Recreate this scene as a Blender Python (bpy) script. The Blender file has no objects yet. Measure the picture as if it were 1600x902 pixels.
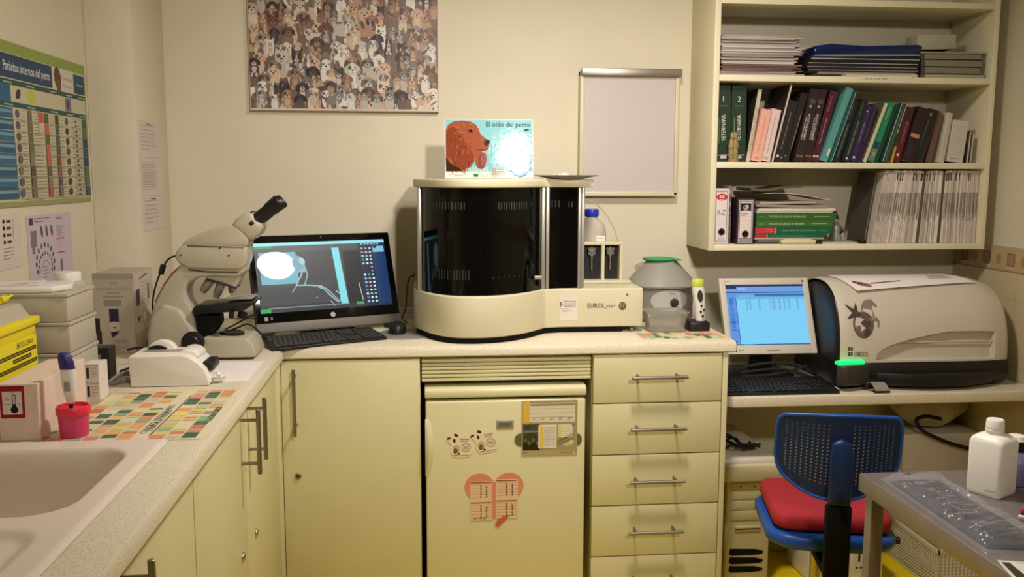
import bpy, bmesh, math, random
from mathutils import Vector, Matrix
from mathutils.noise import noise as mnoise
R = math.radians
C = bpy.context.scene.collection
SC = bpy.context.scene
PI = math.pi

# ------------------------------------------------------------------ camera
cam_d = bpy.data.cameras.new('camera'); cam = bpy.data.objects.new('camera', cam_d); C.objects.link(cam)
cam_d.sensor_fit = 'HORIZONTAL'; cam_d.sensor_width = 36; cam_d.lens = 1400 / 1600 * 36
cam_d.clip_start = 0.05
YAW, PITCH, ROLL = .101, .1242, .003
_f = Vector((math.sin(YAW) * math.cos(PITCH), math.cos(YAW) * math.cos(PITCH), -math.sin(PITCH)))
_r0 = Vector((math.cos(YAW), -math.sin(YAW), 0)); _u0 = _r0.cross(_f)
_r = _r0 * math.cos(ROLL) + _u0 * math.sin(ROLL); _u = -_r0 * math.sin(ROLL) + _u0 * math.cos(ROLL)
cam.matrix_world = Matrix(((_r.x, _u.x, -_f.x, 0), (_r.y, _u.y, -_f.y, 0), (_r.z, _u.z, -_f.z, 1.45), (0, 0, 0, 1)))
SC.camera = cam

# ------------------------------------------------------------------ light and exposure
SC.view_settings.view_transform = 'Standard'
SC.view_settings.look = 'None'
SC.view_settings.gamma = 1
SC.view_settings.use_curve_mapping = False
SC.view_settings.exposure = 0.0
w = bpy.data.worlds.new('room_world'); SC.world = w; w.use_nodes = True
w.node_tree.nodes['Background'].inputs[0].default_value = (.05, .045, .035, 1)
w.node_tree.nodes['Background'].inputs[1].default_value = .1

def area_light(name, loc, size, power, col, shape='DISK', aim=None):
    l = bpy.data.lights.new(name, 'AREA'); l.shape = shape; l.size = size; l.energy = power; l.color = col
    o = bpy.data.objects.new(name, l); C.objects.link(o); o.location = loc
    if aim:
        o.rotation_euler = (Vector(aim) - Vector(loc)).to_track_quat('-Z', 'Y').to_euler()
    return o
LAMP_COL = (1.0, .915, .84)
LAMP = area_light('ceiling_lamp_light', (.55, 2.15, 2.47), .26, 30, LAMP_COL)
LAMP.data.spread = R(165)
LAMP2 = area_light('ceiling_lamp_light', (.72, -.6, 2.44), .16, 10.5, LAMP_COL, aim=(.30, 3.48, 1.6))
LAMP2.data.spread = R(66)

# ------------------------------------------------------------------ materials
def lin(c):
    c = c / 255.0
    return c / 12.92 if c <= .04045 else ((c + .055) / 1.055) ** 2.4
def rgb(c):
    return (lin(c[0]), lin(c[1]), lin(c[2]), 1)
MATS = {}
def mat(name, col=None, rough=.5, metal=0, spec=.5, noise=0, nscale=60, bump=0, bscale=200, trans=0, ior=1.45, emit=0, alpha=1, coat=0, aniso=None):
    m = bpy.data.materials.new(name); m.use_nodes = True; nt = m.node_tree; b = nt.nodes['Principled BSDF']
    b.inputs['Roughness'].default_value = rough; b.inputs['Metallic'].default_value = metal
    b.inputs['Specular IOR Level'].default_value = spec; b.inputs['IOR'].default_value = ior
    b.inputs['Transmission Weight'].default_value = trans; b.inputs['Alpha'].default_value = alpha
    b.inputs['Coat Weight'].default_value = coat; b.inputs['Coat Roughness'].default_value = .05
    tc = nt.nodes.new('ShaderNodeTexCoord')
    if col is None:
        a = nt.nodes.new('ShaderNodeAttribute'); a.attribute_name = 'ink'
        nt.links.new(a.outputs['Color'], b.inputs['Base Color'])
        if emit:
            nt.links.new(a.outputs['Color'], b.inputs['Emission Color']); b.inputs['Emission Strength'].default_value = emit
    else:
        b.inputs['Base Color'].default_value = rgb(col)
        if emit:
            b.inputs['Emission Color'].default_value = rgb(col); b.inputs['Emission Strength'].default_value = emit
        if noise:
            n = nt.nodes.new('ShaderNodeTexNoise'); n.inputs['Scale'].default_value = nscale; n.inputs['Detail'].default_value = 4
            nt.links.new(tc.outputs['Object'], n.inputs['Vector'])
            r = nt.nodes.new('ShaderNodeValToRGB'); r.color_ramp.elements[0].position = .3; r.color_ramp.elements[1].position = .7
            k = 1 - noise
            r.color_ramp.elements[0].color = tuple(x * k for x in rgb(col)[:3]) + (1,)
            r.color_ramp.elements[1].color = tuple(min(1, x * (1 + noise * .4)) for x in rgb(col)[:3]) + (1,)
            nt.links.new(n.outputs['Fac'], r.inputs['Fac']); nt.links.new(r.outputs['Color'], b.inputs['Base Color'])
    if bump:
        n2 = nt.nodes.new('ShaderNodeTexNoise'); n2.inputs['Scale'].default_value = bscale; n2.inputs['Detail'].default_value = 3
        nt.links.new(tc.outputs['Object'], n2.inputs['Vector'])
        bp = nt.nodes.new('ShaderNodeBump'); bp.inputs['Strength'].default_value = bump; bp.inputs['Distance'].default_value = .002
        nt.links.new(n2.outputs['Fac'], bp.inputs['Height']); nt.links.new(bp.outputs['Normal'], b.inputs['Normal'])
    MATS[name] = m
    return m

mat('wall_paint', (216, 208, 184), .75, spec=.25, noise=.04, nscale=3, bump=.25, bscale=90)
mat('ceiling_paint', (200, 196, 184), .85, spec=.2)
mat('floor_vinyl', (228, 200, 14), .45, noise=.10, nscale=5)
mat('cabinet_laminate', (208, 201, 156), .42, spec=.45, noise=.03, nscale=8)
mat('shelf_laminate', (226, 218, 186), .5, spec=.4, noise=.03, nscale=8)
mat('edge_dark', (60, 50, 28), .7)
mat('steel', (178, 172, 158), .30, metal=1, noise=.05, nscale=20)
mat('bar_grey', (112, 106, 100), .55, metal=.2)
mat('monitor_plastic', (206, 198, 180), .42, spec=.4)
mat('table_steel', (158, 150, 150), .40, metal=.75, noise=.10, nscale=14, bump=.06, bscale=260)
mat('brushed_steel', (150, 145, 135), .42, metal=1, noise=.12, nscale=14, bump=.08, bscale=300)
mat('chrome', (215, 212, 205), .12, metal=1)
mat('silver_plastic', (168, 164, 155), .38, metal=.5)
mat('black_plastic', (22, 20, 20), .42)
mat('black_matte', (16, 14, 14), .75, spec=.2)
mat('black_gloss', (10, 9, 10), .07, spec=.6)
mat('smoked_glass', (9, 8, 7), .05, spec=.28)
mat('rubber', (28, 26, 26), .8)
mat('ivory_plastic', (206, 198, 166), .38, spec=.4)
mat('white_plastic', (232, 228, 218), .35)
mat('grey_plastic', (150, 146, 136), .45)
mat('dark_grey_plastic', (52, 48, 44), .5)
mat('sink_composite', (224, 210, 196), .38, noise=.04, nscale=120)
mat('cardboard_white', (220, 212, 200), .7, noise=.04, nscale=12)
mat('paper', (232, 226, 218), .85, spec=.2)
mat('scope_enamel', (178, 170, 148), .36, spec=.45)
mat('printer_shell', (200, 191, 174), .42, spec=.4)
mat('pink_box', (222, 200, 186), .65, noise=.05, nscale=10)
mat('old_pc_plastic', (205, 196, 160), .5, noise=.05, nscale=6)
mat('fridge_enamel', (214, 207, 164), .33, spec=.5, bump=.05, bscale=150)
mat('chair_blue', (20, 76, 160), .38)
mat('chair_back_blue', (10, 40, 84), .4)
mat('cushion_red', (168, 36, 48), .8, noise=.08, nscale=30, bump=.15)
mat('yellow_bin', (232, 214, 30), .4)
mat('pink_plastic', (232, 70, 120), .3, trans=.25)
mat('pink_lid', (228, 50, 70), .4)
mat('cap_violet', (52, 40, 110), .4)
mat('cap_blue', (40, 50, 165), .35)
mat('green_lid', (20, 165, 95), .45)
mat('lime_plastic', (190, 205, 70), .4)
mat('clear_plastic', (225, 222, 214), .16, trans=.85, ior=1.3)
mat('frosted_plastic', (216, 208, 190), .5, trans=.35, ior=1.2)
mat('bag_film', (200, 200, 210), .08, alpha=.16, spec=1.0, bump=.8, bscale=45)
mat('bag_grey', (44, 43, 46), .35, noise=.3, nscale=9, bump=.6, bscale=30)
mat('silver_gradient', (160, 155, 145), .3, metal=.9)
mat('white_board_surface', (194, 184, 180), .5, noise=.02, nscale=40)
mat('beige_bag', (190, 184, 160), .6, noise=.12, nscale=9, bump=.6, bscale=12)
mat('green_led', (16, 215, 100), .4, emit=1.7)
mat('brass', (156, 134, 88), .6, metal=.15, noise=.2, nscale=60)
mat('ink_matte', None, .8, spec=.2)
mat('ink_satin', None, .45)
mat('ink_gloss', None, .12, spec=.7)
mat('ink_crinkle', None, .045, spec=.45, bump=.10, bscale=70)
mat('ink_screen', None, .35, emit=1.0)
mat('ink_pale_screen', None, .4, emit=.95)
# screens: black base so that only the emission shows
for k in ('ink_screen', 'ink_pale_screen'):
    nt = MATS[k].node_tree
    for l in list(nt.links):
        if l.to_socket.name == 'Base Color': nt.links.remove(l)
    nt.nodes['Principled BSDF'].inputs['Base Color'].default_value = (.004, .004, .004, 1)

# speckled worktop
m = mat('speckled_worktop', (214, 204, 182), .35, spec=.45)
nt = m.node_tree; b = nt.nodes['Principled BSDF']; tc = nt.nodes.new('ShaderNodeTexCoord')
n = nt.nodes.new('ShaderNodeTexNoise'); n.inputs['Scale'].default_value = 380; n.inputs['Detail'].default_value = 2
r = nt.nodes.new('ShaderNodeValToRGB'); e = r.color_ramp.elements
e[0].position = .30; e[0].color = rgb((172, 156, 128)); e[1].position = .42; e[1].color = rgb((214, 204, 178))
x = e.new(.66); x.color = rgb((224, 215, 192)); x = e.new(.74); x.color = rgb((240, 234, 220))
nt.links.new(tc.outputs['Object'], n.inputs['Vector']); nt.links.new(n.outputs['Fac'], r.inputs['Fac']); nt.links.new(r.outputs['Color'], b.inputs['Base Color'])

# ------------------------------------------------------------------ mesh builder
def rect_pts(u0, v0, u1, v1): return [(u0, v0), (u1, v0), (u1, v1), (u0, v1)]
_font = {}
def glyphs(s, shear=0, bold=0):
    key = (s, shear, bold)
    if key not in _font:
        c = bpy.data.curves.new('lettering', 'FONT'); c.body = s; c.resolution_u = 2; c.shear = shear; c.offset = bold
        o = bpy.data.objects.new('lettering', c); me = bpy.data.meshes.new_from_object(o)
        vs = [(v.co.x, v.co.y) for v in me.vertices]; fs = [tuple(p.vertices) for p in me.polygons]
        bpy.data.objects.remove(o); bpy.data.curves.remove(c); bpy.data.meshes.remove(me)
        _font[key] = (vs, fs)
    return _font[key]

class MB:
    def __init__(s, default='white_plastic', col=(255, 255, 255)):
        s.v = []; s.f = []; s.m = []; s.c = []; s.dm = default; s.dc = col; s.M = None
    def tr(s, p):
        p = Vector(p)
        return s.M @ p if s.M is not None else p
    def add(s, vs, fs, m=None, col=None):
        n = len(s.v); s.v += [s.tr(p) for p in vs]
        for f in fs:
            s.f.append(tuple(i + n for i in f)); s.m.append(m or s.dm); s.c.append(col or s.dc)
        return s
    def addbm(s, bm, m=None, col=None):
        bm.verts.index_update()
        s.add([v.co.copy() for v in bm.verts], [tuple(v.index for v in f.verts) for f in bm.faces], m, col); bm.free(); return s
    def box(s, x0, x1, y0, y1, z0, z1, m=None, col=None, bev=0, seg=2, T=None):
        bm = bmesh.new(); g = bmesh.ops.create_cube(bm, size=1)
        for v in bm.verts:
            v.co = Vector(((x0 + x1) / 2 + v.co.x * (x1 - x0), (y0 + y1) / 2 + v.co.y * (y1 - y0), (z0 + z1) / 2 + v.co.z * (z1 - z0)))
        if bev: bmesh.ops.bevel(bm, geom=list(bm.edges), offset=bev, segments=seg, affect='EDGES', profile=.5, clamp_overlap=True)
        if T is not None: bm.transform(T)
        return s.addbm(bm, m, col)
    def prism(s, pts, a0, a1, axis='y', m=None, col=None, bev=0, seg=2, T=None):
        # pts: outline in the plane across the axis: axis x -> (y,z), y -> (x,z), z -> (x,y)
        def P(p, a): return {'x': (a, p[0], p[1]), 'y': (p[0], a, p[1]), 'z': (p[0], p[1], a)}[axis]
        bm = bmesh.new(); n = len(pts)
        A = [bm.verts.new(P(p, a0)) for p in pts]; B = [bm.verts.new(P(p, a1)) for p in pts]
        bm.faces.new(A); bm.faces.new(B[::-1])
        for i in range(n): bm.faces.new((A[i], B[i], B[(i + 1) % n], A[(i + 1) % n]))
        bmesh.ops.recalc_face_normals(bm, faces=bm.faces)
        if bev:
            bm.edges.index_update()
            ed = [e for e in bm.edges if e.calc_face_angle(0) > .5]
            bmesh.ops.bevel(bm, geom=ed, offset=bev, segments=seg, affect='EDGES', profile=.5, clamp_overlap=True)
        if T is not None: bm.transform(T)
        return s.addbm(bm, m, col)
    def loft(s, rings, m=None, col=None, cap=(1, 1), closed=True):
        n = len(rings[0]); vs = [p for r in rings for p in r]; fs = []
        for i in range(len(rings) - 1):
            for j in range(n if closed else n - 1):
                k = (j + 1) % n
                fs.append((i * n + j, i * n + k, (i + 1) * n + k, (i + 1) * n + j))
        if cap[0]: fs.append(tuple(range(n))[::-1])
        if cap[1]: fs.append(tuple((len(rings) - 1) * n + j for j in range(n)))
        return s.add(vs, fs, m, col)
    def lathe(s, prof, c=(0, 0, 0), n=24, m=None, col=None, cap=(1, 1), T=None, sx=1, sy=1):
        rings = []
        for r_, z in prof:
            ring = [Vector((c[0] + sx * r_ * math.cos(2 * PI * k / n), c[1] + sy * r_ * math.sin(2 * PI * k / n), c[2] + z)) for k in range(n)]
            if T is not None: ring = [T @ p for p in ring]
            rings.append(ring)
        return s.loft(rings, m, col, cap)
    def cyl(s, p0, p1, r0, r1=None, n=16, m=None, col=None, cap=(1, 1)):
        r1 = r0 if r1 is None else r1; p0 = Vector(p0); p1 = Vector(p1); d = (p1 - p0).normalized()
        a = d.orthogonal().normalized(); b = d.cross(a)
        rings = [[p + (a * math.cos(2 * PI * k / n) + b * math.sin(2 * PI * k / n)) * r_ for k in range(n)] for p, r_ in ((p0, r0), (p1, r1))]
        return s.loft(rings, m, col, cap)
    def turned(s, p0, p1, prof, n=20, m=None, col=None, cap=(1, 1)):
        # prof: (t along axis in metres, radius)
        p0 = Vector(p0); d = (Vector(p1) - p0).normalized(); a = d.orthogonal().normalized(); b = d.cross(a)
        return s.loft([[p0 + d * t + (a * math.cos(2 * PI * k / n) + b * math.sin(2 * PI * k / n)) * r_ for k in range(n)] for t, r_ in prof], m, col, cap)
    def tube(s, path, r_, n=8, m=None, col=None, closed=False, smooth=3):
        P = [Vector(p) for p in path]
        if smooth > 1 and len(P) > 2:
            Q = []
            for i in range(len(P) - 1):
                p0 = P[max(i - 1, 0)]; p1 = P[i]; p2 = P[i + 1]; p3 = P[min(i + 2, len(P) - 1)]
                for k in range(smooth):
                    t = k / smooth
                    Q.append(.5 * ((2 * p1) + (p2 - p0) * t + (2 * p0 - 5 * p1 + 4 * p2 - p3) * t * t + (-p0 + 3 * p1 - 3 * p2 + p3) * t ** 3))
            Q.append(P[-1]); P = Q
        rings = []; up = None
        for i, p in enumerate(P):
            d = (P[min(i + 1, len(P) - 1)] - P[max(i - 1, 0)])
            d = d.normalized() if d.length > 1e-9 else Vector((0, 0, 1))
            if up is None: up = d.orthogonal().normalized()
            up = (up - d * up.dot(d))
            up = up.normalized() if up.length > 1e-6 else d.orthogonal().normalized()
            b = d.cross(up); rr = r_[i * (len(r_) - 1) // max(1, len(P) - 1)] if isinstance(r_, (list, tuple)) else r_
            rings.append([p + (up * math.cos(2 * PI * k / n) + b * math.sin(2 * PI * k / n)) * rr for k in range(n)])
        return s.loft(rings, m, col)
    def surf(s, fn, nu, nv, m=None, col=None):
        vs = [fn(i / nu, j / nv) for i in range(nu + 1) for j in range(nv + 1)]
        fs = [(i * (nv + 1) + j, (i + 1) * (nv + 1) + j, (i + 1) * (nv + 1) + j + 1, i * (nv + 1) + j + 1) for i in range(nu) for j in range(nv)]
        return s.add(vs, fs, m, col)
    # ---- printing on a flat face: a frame (origin, u axis, v axis) and coloured shapes laid on it
    def frame(s, O, U, V, mat='ink_matte', lift=.0002, step=.000004):
        s.O = Vector(O); s.U = Vector(U).normalized(); s.V = Vector(V).normalized(); s.N = s.U.cross(s.V); s.am = mat; s.h = lift; s.st = step; return s
    def poly(s, pts, col, m=None):
        s.h += s.st
        vs = [s.O + s.U * p[0] + s.V * p[1] + s.N * s.h for p in pts]
        ar = sum(pts[i][0] * pts[(i + 1) % len(pts)][1] - pts[(i + 1) % len(pts)][0] * pts[i][1] for i in range(len(pts)))
        f = tuple(range(len(pts)))
        return s.add(vs, [f if ar > 0 else f[::-1]], m or s.am, col)
    def rect(s, u0, v0, u1, v1, col, m=None): return s.poly(rect_pts(u0, v0, u1, v1), col, m)
    def ell(s, u, v, a, b, col, n=14, rot=0, m=None):
        c_, s_ = math.cos(rot), math.sin(rot)
        return s.poly([(u + a * math.cos(t) * c_ - b * math.sin(t) * s_, v + a * math.cos(t) * s_ + b * math.sin(t) * c_) for t in [2 * PI * k / n for k in range(n)]], col, m)
    def line(s, pts, w_, col, m=None):
        for (a, b) in zip(pts, pts[1:]):
            d = Vector((b[0] - a[0], b[1] - a[1])); L = d.length
            if L < 1e-9: continue
            n_ = Vector((-d.y, d.x)) / L * w_ / 2
            s.poly([(a[0] + n_.x, a[1] + n_.y), (a[0] - n_.x, a[1] - n_.y), (b[0] - n_.x, b[1] - n_.y), (b[0] + n_.x, b[1] + n_.y)], col, m)
        return s
    def ring(s, u, v, r0, r1, col, a0=0, a1=2 * PI, n=24):
        s.h += s.st
        for k in range(n):
            t0 = a0 + (a1 - a0) * k / n; t1 = a0 + (a1 - a0) * (k + 1) / n
            vs = [(r1, t0), (r1, t1), (r0, t1), (r0, t0)]
            s.add([s.O + s.U * (u + r_ * math.cos(t)) + s.V * (v + r_ * math.sin(t)) + s.N * s.h for r_, t in vs], [(0, 1, 2, 3)], s.am, col)
        return s
    def text(s, string, u, v, size, col, rot=0, align='l', width=None, shear=0, bold=0, m=None):
        vs, fs = glyphs(string, shear, bold)
        if not vs: return s
        x0 = min(p[0] for p in vs); x1 = max(p[0] for p in vs); k = size; kx = size
        if width: kx = width / max(1e-6, x1 - x0)
        off = {'l': 0, 'c': -.5, 'r': -1}[align] * (x1 - x0) * kx
        c_, s_ = math.cos(rot), math.sin(rot); s.h += s.st; out = []
        for p in vs:
            a = (p[0] - x0) * kx + off; b = p[1] * k
            out.append(s.O + s.U * (u + a * c_ - b * s_) + s.V * (v + a * s_ + b * c_) + s.N * s.h)
        return s.add(out, fs, m or s.am, col)
    def scribble(s, u, v, w_, n, dv, col, th=None, rnd=None, rot=0):
        # rows of tiny unreadable print
        rnd = rnd or random.Random(int(u * 1e4 + v * 1e5) + n); th = th or dv * .45
        for i in range(n):
            a = 0
            L = w_ * (1 if i < n - 1 else .6) * rnd.uniform(.85, 1)
            while a < L:
                ln = min(rnd.uniform(.08, .22) * w_, L - a)
                if rot: s.poly([(u - (i * dv), v + a), (u - i * dv, v + a + ln), (u - i * dv - th, v + a + ln), (u - i * dv - th, v + a)], col)
                else: s.rect(u + a, v - i * dv - th, u + a + ln, v - i * dv, col)
                a += ln + w_ * .03
        return s
    def build(s, name, parent=None, label=None, world=True, angle=.7, smooth=True, loc=None):
        me = bpy.data.meshes.new(name)
        vs = s.v; o = bpy.data.objects.new(name, me)
        if parent is not None:
            o.parent = parent
            if world:
                q = parent
                while q.parent is not None: q = q.parent
                Mi = (Matrix.Translation(q.location) @ q.rotation_euler.to_matrix().to_4x4()).inverted()
                vs = [Mi @ p for p in vs]
        elif world:
            if loc is None:
                xs = [p.x for p in vs]; ys = [p.y for p in vs]; zs = [p.z for p in vs]
                loc = Vector(((min(xs) + max(xs)) / 2, (min(ys) + max(ys)) / 2, min(zs)))
            loc = Vector(loc); o.location = loc; vs = [p - loc for p in vs]
        me.from_pydata([tuple(p) for p in vs], [], s.f)
        keys = []
        for k in s.m:
            if k not in keys: keys.append(k)
        for k in keys: me.materials.append(MATS[k])
        me.polygons.foreach_set('material_index', [keys.index(k) for k in s.m])
        me.polygons.foreach_set('use_smooth', [smooth] * len(s.f))
        if any(k.startswith('ink') for k in keys):
            ca = me.color_attributes.new('ink', 'FLOAT_COLOR', 'CORNER'); data = []
            for p, c in zip(s.f, s.c):
                data += list(rgb(c)) * len(p)
            ca.data.foreach_set('color', data)
        me.update()
        if smooth: me.set_sharp_from_angle(angle=angle)
        C.objects.link(o)
        if label: o['label'] = label
        return o

def tag(o, label, cat, group=None, kind=None):
    o['label'] = label; o['category'] = cat
    if group: o['group'] = group
    if kind: o['kind'] = kind
    return o
def thing(name, label, cat, loc=(0, 0, 0), rz=0, group=None):
    o = bpy.data.objects.new(name, None); C.objects.link(o); o.location = loc; o.rotation_euler = (0, 0, rz); o.empty_display_size = .05
    return tag(o, label, cat, group)
def struct(o): o['kind'] = 'structure'; return o
def copy_tree(o, parent=None):
    c = o.copy(); C.objects.link(c); c.parent = parent
    for ch in list(o.children): copy_tree(ch, c)
    return c
def TR(x=0, y=0, z=0, rx=0, ry=0, rz=0):
    return Matrix.Translation((x, y, z)) @ Matrix.Rotation(rz, 4, 'Z') @ Matrix.Rotation(ry, 4, 'Y') @ Matrix.Rotation(rx, 4, 'X')

# ------------------------------------------------------------------ the room
XL, XR, YB, YF, ZC = -1.083, 2.19, 3.48, -3.0, 2.55
struct(MB('floor_vinyl').box(XL - .1, XR + .1, YF - .1, YB + .1, -.1, 0).build('floor'))
struct(MB('ceiling_paint').box(XL - .1, XR + .1, YF - .1, YB + .1, ZC, ZC + .1).build('ceiling'))
struct(MB('wall_paint').box(XL - .1, XR + .1, YB, YB + .1, 0, ZC).build('wall_back'))
struct(MB('wall_paint').box(XL - .1, XL, YF, YB, 0, ZC).build('wall_left'))
struct(MB('wall_paint').box(XR, XR + .1, YF, YB, 0, ZC).build('wall_right'))
struct(MB('wall_paint').box(XL - .1, XR + .1, YF - .1, YF, 0, ZC).build('wall_front'))
struct(MB('wall_paint').box(XL, -.934, 3.11, YB, .0, ZC, bev=.004).build('wall_pillar'))
# tiled dado with a patterned border on the right wall
b = MB('ink_satin', (205, 190, 152))
b.box(XR - .008, XR, .2, YB, 0, 1.195, 'ink_satin', (205, 190, 152))
b.frame((XR - .008, YB, 0), (0, -1, 0), (0, 0, 1), 'ink_satin')
for k in range(16):
    b.rect(k * .2, 0, k * .2 + .0025, 1.10, (188, 172, 134))
for k in range(1, 5): b.rect(0, k * .25, 3.2, k * .25 + .0025, (188, 172, 134))
b.rect(0, 1.10, 3.2, 1.195, (184, 166, 126))
b.rect(0, 1.10, 3.2, 1.106, (150, 128, 88))
for k in range(22):
    u = .05 + k * .145
    b.rect(u, 1.122, u + .045, 1.172, (142, 108, 80)); b.rect(u + .006, 1.128, u + .039, 1.166, (168, 132, 102)); b.rect(u, 1.116, u + .045, 1.119, (222, 214, 190))
    b.rect(u + .075, 1.116, u + .115, 1.176, (190, 164, 116)); b.ell(u + .095, 1.146, .014, .02, (160, 134, 92))
struct(b.build('trim_1'))
# low upstand along the back of the worktop
struct(MB('white_plastic').box(-.934, 1.035, YB - .022, YB, .9105, .945, bev=.006).build('trim_2'))
# door behind the photographer
b = MB('cabinet_laminate'); b.box(.4, 1.3, YF, YF + .04, 0, 2.05, bev=.004)
struct(b.build('door_1'))

# ceiling lamps (housing round the area lights)
x, y, z = LAMP.location
t = thing('ceiling_lamp', 'round white flush ceiling lamp above the counters', 'lamp', (x, y, ZC - .07))
b = MB('white_plastic'); b.lathe([(.15, .0), (.17, .004), (.18, .02), (.18, .0695)], (x, y, ZC - .07), 40, cap=(0, 0)); b.lathe([(.15, .0), (.145, .01), (.145, .0695)], (x, y, ZC - .07), 40, cap=(0, 1)); b.build('housing', t)
x, y, z = LAMP2.location; d = (Vector((.30, 3.48, 1.6)) - LAMP2.location).normalized()
t = thing('ceiling_spotlight', 'white ceiling spotlight behind the photographer aimed at the back wall', 'lamp', (x, y, z))
b = MB('white_plastic'); p = LAMP2.location - d * .004; b.turned(p, p - d, [(0, .13), (.05, .13), (.09, .07), (.10, .03)], 32); b.cyl(p - d * .08, (p.x - d.x * .08, p.y - d.y * .08, ZC - .0005), .012); b.build('housing', t)

# ------------------------------------------------------------------ worktops
XW = -.435; YW = 2.835; ZT = .91
b = MB('speckled_worktop')
prof = [(YB - .001, .875), (YB - .001, ZT), (YW + .012, ZT), (YW + .004, ZT - .003), (YW, ZT - .011), (YW, .879), (YW + .004, .875)]
b.prism(prof, XL + .001, 1.036, 'x')
t = thing('worktop', 'cream speckled worktop along the back wall under the computer and analyser', 'worktop', (0, YW, .875))
b.build('worktop_slab', t)
b = MB('dark_grey_plastic'); b.box(1.036, 1.040, YW + .002, YB - .01, .874, ZT - .001, bev=.001); b.box(-.449, -.441, YW - .0035, YW - .0003, .874, ZT + .001, 'brushed_steel', bev=.001); b.box(-.62, -.441, YW - .0035, YW - .0003, ZT - .004, ZT + .0012, 'brushed_steel')
b.build('metal_edge_strip', t, 'thin metal strip closing the end of the worktop')
# left worktop with a cut-out for the sink
b = MB('speckled_worktop')
Y0, Y1 = -.2, YW - .004; sx0, sx1, sy0, sy1 = -1.02, -.525, .82, 1.838
prof = [(sx1, .875), (sx1, ZT), (XW - .012, ZT), (XW - .004, ZT - .003), (XW, ZT - .011), (XW, .879), (XW - .004, .875)]
b.prism(prof, Y0, Y1, 'y')
b.box(XL + .001, sx1, sy1, Y1, .875, ZT); b.box(XL + .001, sx1, Y0, sy0, .875, ZT); b.box(XL + .001, sx0, sy0, sy1, .875, ZT)
t = thing('worktop', 'cream speckled worktop along the left wall holding the sink', 'worktop', (-.7, 1.3, .875))
b.build('worktop_slab', t)

# sink: a moulded sheet with a basin and a drainer
def rr(x, y, cx, cy, hx, hy, r_):
    dx = abs(x - cx) - hx + r_; dy = abs(y - cy) - hy + r_
    return math.hypot(max(dx, 0), max(dy, 0)) + min(max(dx, dy), 0) - r_
def ss(a, b_, x):
    t_ = max(0, min(1, (x - a) / (b_ - a))); return t_ * t_ * (3 - 2 * t_)
def sink_z(x, y):
    z = ZT + .008
    d = rr(x, y, -.79, 1.605, .222, .182, .075)
    z -= .155 * ss(.004, -.055, d)
    d2 = rr(x, y, -.79, 1.12, .225, .255, .06)
    g = ss(.0, -.03, d2)
    z -= g * (.010 + .010 * (1.38 - y) / .5)
    if g > .9 and y < 1.27: z += .0022 * max(0, math.sin((x + .79) * 2 * PI / .045))
    d3 = math.hypot((x + .83) / 1.0, (y - 1.315) / .7)
    z -= .03 * ss(.085, .03, d3)
    e = min(x - (-1.035), -.519 - x, y - .805, 1.846 - y)
    z -= .007 * ss(.010, 0, e)
    return z
t = thing('sink', 'white moulded sink with a deep basin and drainer set in the left worktop', 'sink', (-.78, 1.3, ZT))
b = MB('sink_composite')
b.surf(lambda u, v: (-1.035 + u * .516, .805 + v * 1.041, sink_z(-1.035 + u * .516, .805 + v * 1.041)), 110, 210)
ob = b.build('basin', t, angle=1.3)
b = MB('chrome'); b.lathe([(.0, .0), (.03, .0), (.036, .004), (.04, .002), (.042, -.002)], (-.79, 1.6, ZT + .008 - .155 + .001), 24); b.build('drain', t, 'round chrome drain')

# ------------------------------------------------------------------ base cabinets
def bar_handle(parent, p, axis, L, out, m='brushed_steel', off=.045, r_=.0058, inset=.028):
    # p: centre of the bar; out: unit vector away from the door
    b = MB(m); p = Vector(p); a = Vector(axis); o_ = Vector(out)
    b.turned(p - a * L / 2, p + a * L / 2, [(0, r_ * .8), (.001, r_), (L - .001, r_), (L, r_ * .8)], 14)
    for s_ in (-1, 1):
        q = p + a * s_ * (L / 2 - inset); b.cyl(q, q - o_ * off, r_ * .72, n=10)
    return b.build('handle', parent)
def lock(parent, p, out):
    b = MB('steel'); p = Vector(p); o_ = Vector(out)
    b.turned(p, p + o_ * .01, [(0, .011), (.004, .011), (.006, .0095), (.006, .006), (.004, .0055)], 20)
    b.cyl(p + o_ * .003, p + o_ * .0055, .0055, n=14, m='dark_grey_plastic'); return b.build('lock', parent)

# cabinet left of the fridge
t = thing('base_cabinet', 'cream base cabinet with one door and a long steel handle beside the fridge', 'cabinet', (-.23, 3.1, 0))
b = MB('cabinet_laminate'); b.box(-.440, -.008, 2.862, 3.45, .10, .8745, bev=.001); b.box(-.44, -.008, 2.92, 3.40, .0005, .0995, 'edge_dark'); b.build('carcass', t)
b = MB('cabinet_laminate'); b.box(-.447, -.010, 2.842, 2.860, .105, .868, bev=.0015); d = b.build('door', t)
bar_handle(d, (-.402, 2.797, .742), (0, 0, 1), .215, (0, -1, 0)); lock(d, (-.402, 2.842, .492), (0, -1, 0))
# drawer unit
t = thing('drawer_cabinet', 'cream drawer cabinet with five drawers and steel bar handles right of the fridge', 'cabinet', (.78, 3.1, 0))
b = MB('cabinet_laminate')
b.box(.996, 1.014, 2.846, 3.45, .0005, .8745, bev=.001); b.box(.5565, .566, 2.862, 3.45, .0005, .8745, bev=.001); b.box(.566, .996, 2.864, 3.44, .05, .8745)
b.build('carcass', t)
zs = [.872, .7065, .5305, .3545, .1765, .012]
for i in range(5):
    b = MB('cabinet_laminate'); b.box(.558, .9925, 2.843, 2.862, zs[i + 1] + .0022, zs[i] - .0022, bev=.0015); d = b.build('drawer', t)
    bar_handle(d, (.770, 2.797, (.801, .6275, .4485, .274, .10)[i]), (1, 0, 0), .188, (0, -1, 0))
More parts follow.
